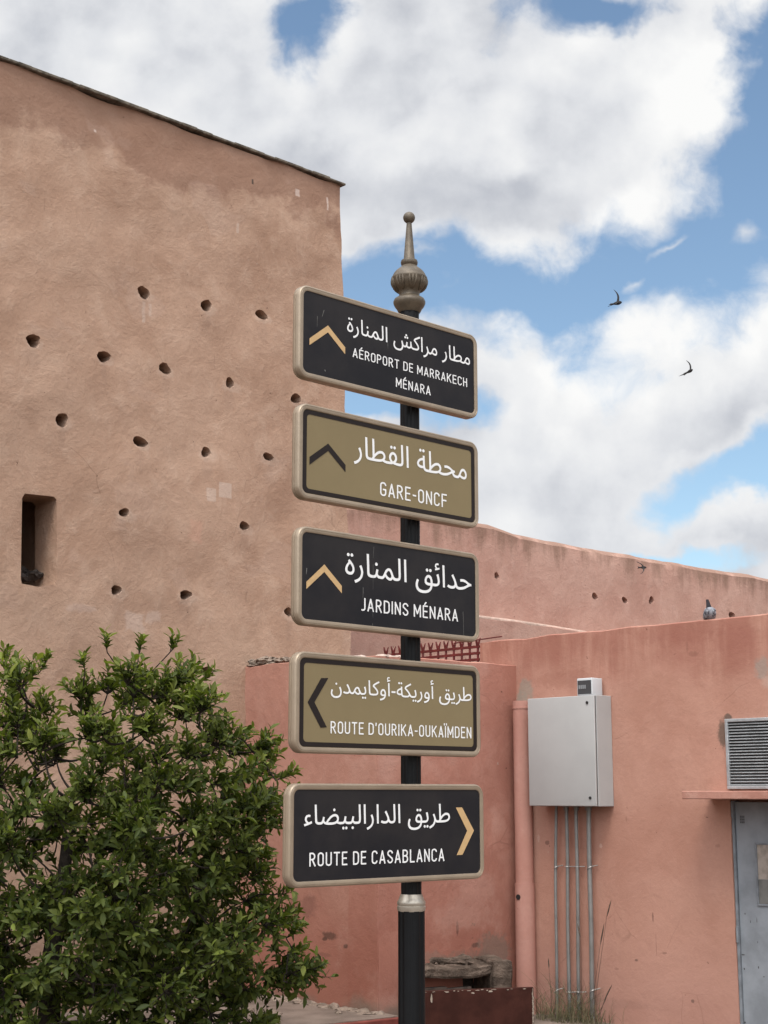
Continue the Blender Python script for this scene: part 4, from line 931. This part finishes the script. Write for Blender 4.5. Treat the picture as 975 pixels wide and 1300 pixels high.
for i, S in enumerate(SIGNS):
    yaw = R(YAWS[i]); d = V((sin(yaw), cos(yaw), 0)); nrm = V((cos(yaw), -sin(yaw), 0))
    ctr = PC + d * OFF[i] + nrm * 0.11 + V((0, 0, ZC[i] + 1.6))
    s = thing('direction_sign', S['label'], 'sign', tuple(ctr), pi / 2 - yaw, group='direction signs on the post')
    hw, hh = PL / 2, PH / 2
    # frame profile: (outset from the panel edge, local y); local -y faces the reader
    prof = [(BORD - .02, DEPTH), (BORD - .006, DEPTH - .004), (BORD, DEPTH - .014), (BORD, .027), (BORD - .004, .025), (BORD - .004, .022), (BORD, .020), (BORD, .004), (BORD - .0015, -.001), (BORD - .004, -REC + .001), (BORD - .007, -REC), (BORD - .0095, -REC), (BORD - .0105, -REC + .0012), (BORD - .0115, -REC), (.0045, -REC), (.001, -REC + .0015), (0, 0.001)]
    bm = bmesh.new(); rings = []
    for o_, y_ in prof:
        rings.append([bm.verts.new((x, y_, z)) for x, z in rr_loop(hw + o_, hh + o_, .028 + o_)])
    for r0, r1 in zip(rings, rings[1:]):
        for j in range(len(r0)): bm.faces.new((r0[j], r0[(j + 1) % len(r0)], r1[(j + 1) % len(r0)], r1[j]))
    bm.faces.new(rings[0])
    bmesh.ops.recalc_face_normals(bm, faces=bm.faces)
    obj('frame', bm, M_frame, s, smooth=35, local=True)
    bm = bmesh.new(); lp = [bm.verts.new((x, 0.0, z)) for x, z in rr_loop(hw + .001, hh + .001, .028)]; f = bm.faces.new(lp)
    if f.normal.y > 0 or (f.normal_update() or f.normal.y > 0): f.normal_flip()
    obj('panel', bm, M_blackpanel if S['kind'] == 'black' else M_tanpanel, s, local=True)
    if S['kind'] == 'tan':
        bm = bmesh.new(); b_ = .024
        l0 = [bm.verts.new((x, -.0012, z)) for x, z in rr_loop(hw - .0015, hh - .0015, .026)]; l1 = [bm.verts.new((x, -.0012, z)) for x, z in rr_loop(hw - b_, hh - b_ * .88, .018)]
        for j in range(len(l0)): bm.faces.new((l0[j], l1[j], l1[(j + 1) % len(l0)], l0[(j + 1) % len(l0)]))
        obj('border', bm, M_arrowblk, s, local=True)
    H = homography(CORN[i], [(-hw, hh), (hw, hh), (hw, -hh), (-hw, -hh)])
    ox, oy = CROP[i]; cp = lambda p: H((ox + p[0] / 4.0625, oy + p[1] / 4.0625))
    def letter(name, cons, x0, x1, w0, w1, zl, zr_, sx_ref, zscale, mtl):
        cs = sorted(cons, key=lambda c: min(q[0] for q in c)); words = [[cs[0]]]; right = max(q[0] for q in cs[0])
        for c in cs[1:]:
            if min(q[0] for q in c) - right > (.16 if name[0] == 'a' else .31): words.append([])
            words[-1].append(c); right = max(right, max(q[0] for q in c))
        for wd in words: word(name, wd, x0, x1, w0, w1, zl, zr_, zscale, mtl)
    def word(name, cons, x0, x1, w0, w1, zl, zr_, zscale, mtl):
        vs2, fs2 = fill(cons); bm = bmesh.new()
        nv = []
        for x, y in vs2:
            t = (x - w0) / (w1 - w0); nv.append(bm.verts.new((x0 + (x1 - x0) * t, -.0014, zl + (zr_ - zl) * t + y * zscale)))
        for f in fs2:
            try: bm.faces.new([nv[q] for q in f])
            except ValueError: pass
        bmesh.ops.delete(bm, geom=[v for v in bm.verts if not v.link_faces], context='VERTS')
        for f in bm.faces:
            f.normal_update()
            if f.normal.y > 0: f.normal_flip()
        obj(name, bm, mtl, s, local=True)
    txt, pl, pr_, pt, pb = S['ar']
    cons = arabic_contours(txt); w0 = min(q[0] for c in cons for q in c); w1 = max(q[0] for c in cons for q in c)
    L_, R_ = cp(pl), cp(pr_); hgt = cp(pt)[1] - cp(pb)[1]
    zl = (L_[1] + R_[1]) / 2
    letter('arabic_lettering', cons, L_[0], R_[0], w0, w1, zl, zl, 1, hgt / 0.714, M_white)
    for txt, pl, pr_, ch in S['la']:
        cons = latin_contours(txt); w0 = min(q[0] for c in cons for q in c); w1 = max(q[0] for c in cons for q in c)
        L_, R_ = cp(pl), cp(pr_); hgt = cp((pl[0], pl[1] - ch))[1] - L_[1]; zl = (L_[1] + R_[1]) / 2
        letter('latin_lettering', cons, L_[0], R_[0], w0, w1, zl, zl, 1, hgt, M_white)
    ap = [cp(p) for p in S['arrow']]
    a_ = ap if sum(ap[q - 1][0] * ap[q][1] - ap[q][0] * ap[q - 1][1] for q in range(6)) > 0 else list(reversed(ap))
    letter('arrow', [a_], 0, 1, 0, 1, 0, 0, 1, 1.0, M_arrowtan if S['kind'] == 'black' else M_arrowblk)
    # clamps that hold the sign to the post
    for dz in (-.11, .11):
        bm = bmesh.new(); cx = -OFF[i]
        add_box(bm, (cx - .055, DEPTH - .002, dz - .02), (.11, 0, 0), (0, .05, 0), (0, 0, .04), .004)
        obj('clamp', bm, M_post, s, local=True)
    # dried drips on some panels
    if i in (0, 2):
        bm = bmesh.new()
        for (x0, y0, x1, y1, w_) in ([(160, 92, 150, 128, 2.5), (127, 125, 126, 180, 1.5), (166, 402, 168, 412, 4), (482, 262, 482, 292, 1.2)] if i == 0 else [(422, 100, 418, 160, 1.2), (418, 190, 418, 320, 1.0), (417, 380, 417, 465, 1.2), (416, 495, 416, 505, 2), (367, 310, 366, 365, 2), (882, 430, 884, 560, 1.6), (78, 212, 76, 245, 3)]):
            a0_, a1_ = cp((x0, y0)), cp((x1, y1)); ww = w_ / 4.06 * .003
            vs_ = [bm.verts.new((x, -.0018, z)) for x, z in ((a0_[0] - ww, a0_[1]), (a1_[0] - ww * .4, a1_[1]), (a1_[0] + ww * .4, a1_[1]), (a0_[0] + ww, a0_[1]))]
            bm.faces.new(vs_)
        obj('dried_drips', bm, M_streak, s, local=True)

# ------------------------------------------------------------------ orange tree at the left
M_leaf = bpy.data.materials.new('citrus_leaf'); M_leaf.use_nodes = True
def leaf_mat():
    k = NT(M_leaf.node_tree); b = k.N['Principled BSDF']; out = k.N['Material Output']
    at = k.node('ShaderNodeAttribute', attribute_name='leaf_age_light'); g = k.node('ShaderNodeNewGeometry')
    rnd = g.outputs['Random Per Island']
    old = k.mix(rnd, (0.026, 0.042, 0.008), (0.080, 0.098, 0.018))
    young = k.mix(rnd, (0.13, 0.165, 0.026), (0.24, 0.26, 0.06))
    c = k.mix(at.outputs['Fac'], old, young)
    k.L.new(c, b.inputs['Base Color']); b.inputs['Roughness'].default_value = 0.52; b.inputs['Specular IOR Level'].default_value = 0.2
    tr = k.node('ShaderNodeBsdfTranslucent'); k.L.new(k.mix(1.0, c, (1.3, 1.5, 0.6), 'MULTIPLY'), tr.inputs[0])
    mx = k.node('ShaderNodeMixShader'); mx.inputs[0].default_value = 0.33
    k.L.new(b.outputs[0], mx.inputs[1]); k.L.new(tr.outputs[0], mx.inputs[2]); k.L.new(mx.outputs[0], out.inputs[0])
leaf_mat()
M_bark = mat('citrus_bark', (0.042, 0.034, 0.028), 0.95, spec=0.1, var=0.45, vscale=18, bump=0.8, bscale=50, bdist=0.01)
rng = random.Random(77)
TY = 8.4
tb = atY(58, 1330, TY); tbase = V((tb.x, tb.y, 0))
Tr = thing('orange_tree', 'bushy dark green orange tree with pale new shoots in front of the tower at left', 'tree', tuple(tbase))
trunk_pts = [tbase + V((0, 0, -.02)), tbase + V((.01, 0, .3)), atY(62, 1300, TY), atY(66, 1210, TY), atY(80, 1130, TY + .05), atY(86, 1060, TY + .05)]
bm = bmesh.new(); add_tube(bm, trunk_pts, [.10, .075, .062, .05, .04, .03], 14); obj('trunk', bm, M_bark, Tr, smooth=60)
crown = [(-140, 900), (-60, 860), (0, 852), (22, 842), (44, 856), (58, 880), (80, 896), (96, 868), (120, 846), (146, 822), (185, 824), (205, 832), (228, 824), (240, 842), (265, 858), (275, 895), (300, 925), (328, 930), (350, 955), (366, 982), (372, 1010),
         (358, 1050), (340, 1078), (330, 1095), (350, 1120), (366, 1140), (372, 1175), (392, 1203), (408, 1238), (380, 1246), (352, 1272), (345, 1300), (330, 1360), (-140, 1360)]
voids = [(64, 876, 16, 20), (88, 900, 18, 12), (335, 1080, 22, 14), (20, 1110, 24, 22), (72, 1205, 16, 24), (205, 1040, 16, 10), (45, 1265, 30, 30), (100, 1275, 20, 18), (190, 1255, 18, 12), (255, 1190, 14, 10), (300, 1280, 26, 18), (150, 920, 18, 12), (235, 985, 12, 9), (118, 1195, 16, 12), (15, 985, 12, 18), (285, 1075, 14, 10)]
leaf_v, leaf_f, leaf_a = [], [], []
def add_leaf(p, dirv, nrm_, L, Wd, age):
    dirv = dirv.normalized(); side = dirv.cross(nrm_)
    if side.length < 1e-3: side = dirv.cross(V((0.3, 1, 0.2)))
    side.normalize(); up = side.cross(dirv).normalized(); b = len(leaf_v)
    droop = rng.uniform(.05, .22) * L; fold = rng.uniform(.1, .4) * Wd
    for t, w in ((0, .06), (.28, .85), (.55, 1.0), (.8, .62)):
        c = p + dirv * (L * t) - up * (droop * t * t)
        leaf_v.extend([c - side * (Wd * .5 * w) + up * fold * w, c, c + side * (Wd * .5 * w) + up * fold * w])
    leaf_v.append(p + dirv * L - up * droop)
    for j in range(3):
        for q in (0, 1): leaf_f.append((b + 3 * j + q, b + 3 * j + q + 1, b + 3 * j + q + 4, b + 3 * j + q + 3))
    leaf_f.append((b + 9, b + 10, b + 12)); leaf_f.append((b + 10, b + 11, b + 12))
    leaf_a.extend([age] * 13)
nodes = [trunk_pts[3], trunk_pts[4], trunk_pts[5]]; brm = bmesh.new()
def twig(p, dirv, L, r0, nl, age_tip, leafscale=1.0):
    pts = [p]; dcur = dirv.normalized()
    for j in range(4):
        dcur = (dcur + V((rng.uniform(-.22, .22), rng.uniform(-.22, .22), rng.uniform(-.1, .28)))).normalized(); pts.append(pts[-1] + dcur * L / 4)
    add_tube(brm, pts, [r0, r0 * .85, r0 * .7, r0 * .5, r0 * .3], 5)
    ph = rng.uniform(0, 6.28)
    for j in range(nl):
        t = .15 + .85 * (j + .5) / nl; f = t * 4; i0 = min(3, int(f)); q = pts[i0].lerp(pts[i0 + 1], f - i0); ax = (pts[i0 + 1] - pts[i0]).normalized()
        ph += 2.4; s1 = ax.cross(V((.3, .2, .9))).normalized(); s2 = ax.cross(s1)
        out = s1 * cos(ph) + s2 * sin(ph); dv = out * rng.uniform(.6, 1.0) + ax * rng.uniform(.45, 1.1) + V((0, 0, rng.uniform(-.15, .4)))
        age = max(0, min(1, age_tip * (t ** 2.2) + rng.uniform(-.12, .08))) if rng.random() > .03 else rng.uniform(.6, 1)
        L_ = rng.choice((rng.uniform(.028, .045), rng.uniform(.04, .062), rng.uniform(.05, .08))) * leafscale
        add_leaf(q, dv, (ax + V((0, 0, .8)) + out * -.2).normalized(), L_, L_ * rng.uniform(.32, .44), age)
clumps = []; tries = 0
while len(clumps) < 345 and tries < 20000:
    tries += 1
    x, y = rng.uniform(-140, 405), rng.uniform(812, 1345)
    if not inside((x, y), crown) or any(((x - a) / rx) ** 2 + ((y - b) / ry) ** 2 < 1 for a, b, rx, ry in voids): continue
    if not inside((x + 22, y), crown) or not inside((x, y - 24), crown): continue
    # depth inside the crown: bulges towards the viewer in the middle
    ex = (x - 110) / 290; ey = (y - 1090) / 300; bul = max(0.05, 1 - ex * ex - ey * ey * .7)
    dY = rng.uniform(-1, 1); Y = TY + .1 + dY * .85 * sqrt(bul)
    if any((x - c[0]) ** 2 + (y - c[1]) ** 2 < 19 ** 2 and abs(Y - c[2]) < .3 for c in clumps): continue
    clumps.append((x, y, Y))
clumps.sort(key=lambda c: (atY(c[0], c[1], c[2]) - trunk_pts[4]).length)
for x, y, Y in clumps:
    P = atY(x, y, Y)
    near = min(nodes, key=lambda q: (q - P).length + .35 * max(0, q.z - P.z) + .15 * (q - trunk_pts[4]).length)
    Ld = (P - near).length; mid = near.lerp(P, .5) + V((rng.uniform(-.08, .08), rng.uniform(-.08, .08), rng.uniform(-.10, .04)))
    r0 = .006 + .012 * min(1, Ld)
    add_tube(brm, [near.lerp(mid, q / 7).lerp(mid.lerp(P, q / 7), q / 7) for q in range(8)], [r0 * (1 - q / 7) + .0035 * q / 7 for q in range(8)], 6)
    nodes.append(P); nodes.append(mid)
    outd = (P - (trunk_pts[5] + V((0, 0, .1)))).normalized()
    upper = max(0, min(1, (1050 - y) / 200)); edge_ = 1.0 if (not inside((x + 40, y), crown) or not inside((x, y - 40), crown)) else 0.0
    for t in range(rng.randint(11, 14)):
        dv = outd * .75 + V((rng.uniform(-1, 1), rng.uniform(-1, 1), rng.uniform(-.55, .95)))
        age = rng.choice((0.0, 0.05, .15, .3)) + (1.1 * upper * rng.random()) + (.25 * edge_ * rng.random())  # upper leaves tinted paler: new growth plus the crown's sunlit top put into colour
        twig(P, dv, rng.uniform(.10, .20), .0035, rng.randint(8, 12), min(1, age))
# loose shoots standing out of the outline
for px, py, dx, dz in ((148, 822, .02, .11), (188, 826, .01, .09), (228, 822, .05, .10), (265, 862, .07, .07), (20, 838, -.02, .08), (120, 845, -.04, .08), (345, 960, .12, .05), (362, 985, .12, .05), (368, 1008, .10, .02), (360, 1130, .13, .02), (378, 1205, .10, .03), (386, 1232, .10, .0),
                       (372, 1240, .08, -.05), (335, 1085, .12, .01), (300, 930, .08, .08), (310, 928, .1, .04), (340, 1290, .08, -.04), (375, 1185, .1, .05), (60, 850, .05, .1)):
    P = atY(px - 12, py + 6, TY + rng.uniform(-.15, .2))
    near = min(nodes, key=lambda q: (q - P).length); add_tube(brm, [near, near.lerp(P, .5) + V((0, 0, .02)), P], [.005, .004, .0035], 5)
    for t in range(3): twig(P, V((dx, rng.uniform(-.08, .08), dz)) + V((rng.uniform(-.05, .05), rng.uniform(-.05, .05), rng.uniform(-.03, .05))), rng.uniform(.08, .14), .0028, 9, rng.uniform(.4, 1.0))
obj('branches', brm, M_bark, Tr, smooth=60)
me = bpy.data.meshes.new('foliage'); me.from_pydata([tuple(v - tbase) for v in leaf_v], [], leaf_f); me.update()
at = me.attributes.new('leaf_age_light', 'FLOAT', 'POINT'); at.data.foreach_set('value', leaf_a)
me.materials.append(M_leaf); me.polygons.foreach_set('use_smooth', [True] * len(me.polygons))
fo_ = bpy.data.objects.new('foliage', me); COL.objects.link(fo_); fo_.parent = Tr

# ------------------------------------------------------------------ weeds round the conduits
rng = random.Random(15)
M_weed = mat('dry_grass', (0.15, 0.125, 0.075), 0.85, spec=0.1, col2=(0.075, 0.075, 0.038), vscale=14)
M_seed = mat('dark_seed_heads', (0.11, 0.075, 0.055), 0.9, var=0.4, vscale=30)
wb = bmesh.new()
def blade(p, dirv, L, w, curve):
    n = 6; side = dirv.cross(V((rng.uniform(-1, 1), rng.uniform(-1, 1), .2))).normalized(); prev = None
    for i in range(n + 1):
        t = i / n; q = p + dirv * (L * t) + curve * (t * t * L); ww = w * (1 - t) ** .7 + .0004
        cur = [wb.verts.new(q - side * ww), wb.verts.new(q + side * ww)]
        if prev: wb.faces.new((prev[0], prev[1], cur[1], cur[0]))
        prev = cur
    return q
for i in range(340):
    x = rng.choice((rng.gauss(712, 16), rng.gauss(745, 13), rng.gauss(728, 26))); s_ = on_bld(x, 1270, .1)[0]
    p = bpt(s_, 0, rng.uniform(.02, .26)); d_ = V((rng.uniform(-.35, .35), rng.uniform(-.35, .35), 1)).normalized()
    blade(p, d_, rng.choice((rng.uniform(.06, .22), rng.uniform(.1, .3), rng.uniform(.25, .45))) * (1.15 if abs(x - 728) < 20 else .8), rng.uniform(.0009, .0022), V((rng.uniform(-.5, .5), rng.uniform(-.5, .5), -.3)))
obj('weeds', wb, M_weed, kind='stuff', label='dry grass and weeds growing round the foot of the conduits', cat='weeds')
stems = [((751, 1290), (776, 1142), (770, 1165)), ((748, 1290), (767, 1172), (762, 1200)), ((758, 1290), (777, 1250), (768, 1268)), ((738, 1290), (733, 1172), (737, 1190)), ((700, 1290), (696, 1216), (697, 1230)), ((755, 1290), (772, 1258), (766, 1275))]
lab = ['tallest dark seed stem right of the conduits', 'second tallest seed stem right of the thickest conduit', 'short seed stem leaning right at the wall foot', 'thin weed stem standing in front of the third conduit', 'short thin stem left of the leftmost conduit', 'lowest bent seed stem right of the conduits']
for i, (b_, tp_, hd) in enumerate(stems):
    bm = bmesh.new(); p0 = bpt(on_bld(b_[0], 1280, .1)[0], 0, .1); s1, z1 = on_bld(*tp_, .12); s2, z2 = on_bld(*hd, .12)
    p1, p2 = bpt(s2, z2, .12), bpt(s1, z1, .12)
    add_tube(bm, [p0, p0.lerp(p1, .5) + V((.004, 0, .02)), p1], [.0022, .0018, .0014], 5); add_tube(bm, [p1, p1.lerp(p2, .3), p1.lerp(p2, .7), p2], [.0015, .0055, .0045, .0008], 6)
    o_ = obj('seed_stem', bm, M_seed, label=lab[i], cat='weed', group='seed stems by the conduits', smooth=60); base_origin(o_, p0)

# ------------------------------------------------------------------ birds
M_swift = mat('sooty_feathers', (0.022, 0.020, 0.020), 0.8, var=0.2, vscale=40)
def swift(label, Y, head, tail, root, wing1, wing2, forks, dz2=0.0):
    bm = bmesh.new(); h = atY(*head, Y); t = atY(*tail, Y + .02); m = h.lerp(t, .45); L = (h - t).length; r = L * .2
    add_tube(bm, [h, h.lerp(t, .12), h.lerp(t, .3), m, h.lerp(t, .75), t], [r * .2, r * .7, r, r * .95, r * .5, r * .15], 10)
    def wing(tip, dy):
        tp_ = atY(tip[0], tip[1], Y + dy); rt = atY(root[0], root[1], Y); ax = (h - t).normalized(); n = 9; prev = None
        for i in range(n + 1):
            q = i / n; bend = ax * (L * .22 * sin(pi * q) - L * .02 * q); c = rt.lerp(tp_, q) + bend; w = L * .25 * (1 - q) ** .75 + .001
            cur = [bm.verts.new(c + ax * w * .5 + V((0, 0, .002))), bm.verts.new(c - ax * w * .5), bm.verts.new(c + V((0, -.002, -.004)))]
            if prev:
                for a_, b_ in ((0, 1), (1, 2), (2, 0)): bm.faces.new((prev[a_], prev[b_], cur[b_], cur[a_]))
            prev = cur
    wing(wing1, .02); wing(wing2, -.06 + dz2)
    for f in forks:
        q = atY(*f, Y + .03); add_tube(bm, [t.lerp(m, .25), t.lerp(q, .4), q], [r * .45, r * .3, r * .05], 6)
    o = obj('swift', bm, M_swift, label=label, cat='bird', group='swifts in flight', smooth=60); base_origin(o, m)
swift('dark swift with one wing raised, highest of the birds in the sky', 17.0, (789.5, 383.5), (776, 386.5), (784, 384), (779.3, 367.5), (772, 389), [(773, 387), (775, 385)], -.25)
swift('dark swift with a forked tail gliding before grey cloud, right of the highest bird', 18.5, (879.5, 469), (870, 474.5), (876.5, 470.5), (871.3, 457.5), (868, 474), [(861.7, 477.6), (868, 477)], -.2)
swift('small dark swift passing in front of the rear rampart', 13.0, (820.5, 720.5), (811, 720.5), (816.5, 720.5), (808.5, 713), (813.5, 728.5), [(809.5, 719), (809.5, 722)], 0)

# pigeon bending forward on the roof edge
pp = hit(900, 789, B - NB * .05 + V((0, 0, 0)), U); pp.z = BT + .012
Pg = thing('pigeon', 'grey pigeon bending forward on the roof edge of the pink building, tail raised', 'bird', tuple(pp), 0)
M_pg = mat('grey_feathers', (0.30, 0.31, 0.34), 0.8, var=0.3, vscale=60); M_pd = mat('slate_feathers', (0.06, 0.06, 0.07), 0.8, var=0.3, vscale=60)
bm = bmesh.new(); rx_ = Matrix.Rotation(R(-35), 3, 'X')
blob(bm, pp + V((.004, 0, .042)), .040, .062, .040, .06, 2, 1, 3, rx_)
blob(bm, pp + V((.01, .075, .012)), .018, .024, .018, .05, 2, 2, 2)
obj('body', bm, M_pg, Pg, smooth=60)
for sx in (-1, 1):
    bm = bmesh.new(); blob(bm, pp + V((.004 + sx * .024, -.012, .036)), .020, .058, .030, .12, 5, 3 + sx, 3, rx_)
    w_ = obj('wing', bm, mat('chequered_feathers', (0.30, 0.31, 0.34), 0.8, col2=(0.05, 0.05, 0.06), vscale=55), Pg, smooth=60)
bm = bmesh.new(); t0 = pp + V((.0, -.035, .068)); t1 = pp + V((-.018, -.06, .135))
sd_ = V((1, 0, 0))
v8 = [bm.verts.new(q) for q in (t0 - sd_ * .020, t0 + sd_ * .020, t1 + sd_ * .008, t1 - sd_ * .008, t0 - sd_ * .020 + V((0, .014, 0)), t0 + sd_ * .020 + V((0, .014, 0)), t1 + sd_ * .008 + V((0, .006, 0)), t1 - sd_ * .008 + V((0, .006, 0)))]
for f in ((0, 1, 2, 3), (7, 6, 5, 4), (0, 4, 5, 1), (1, 5, 6, 2), (2, 6, 7, 3), (3, 7, 4, 0)): bm.faces.new([v8[q] for q in f])
obj('tail', bm, M_pd, Pg)
for sx in (-1, 1):
    bm = bmesh.new(); add_tube(bm, [pp + V((sx * .012, 0, -.012)), pp + V((sx * .012, 0, .02))], .003, 6); obj('leg', bm, mat('pink_leg', (0.3, 0.1, 0.09), 0.8), Pg)
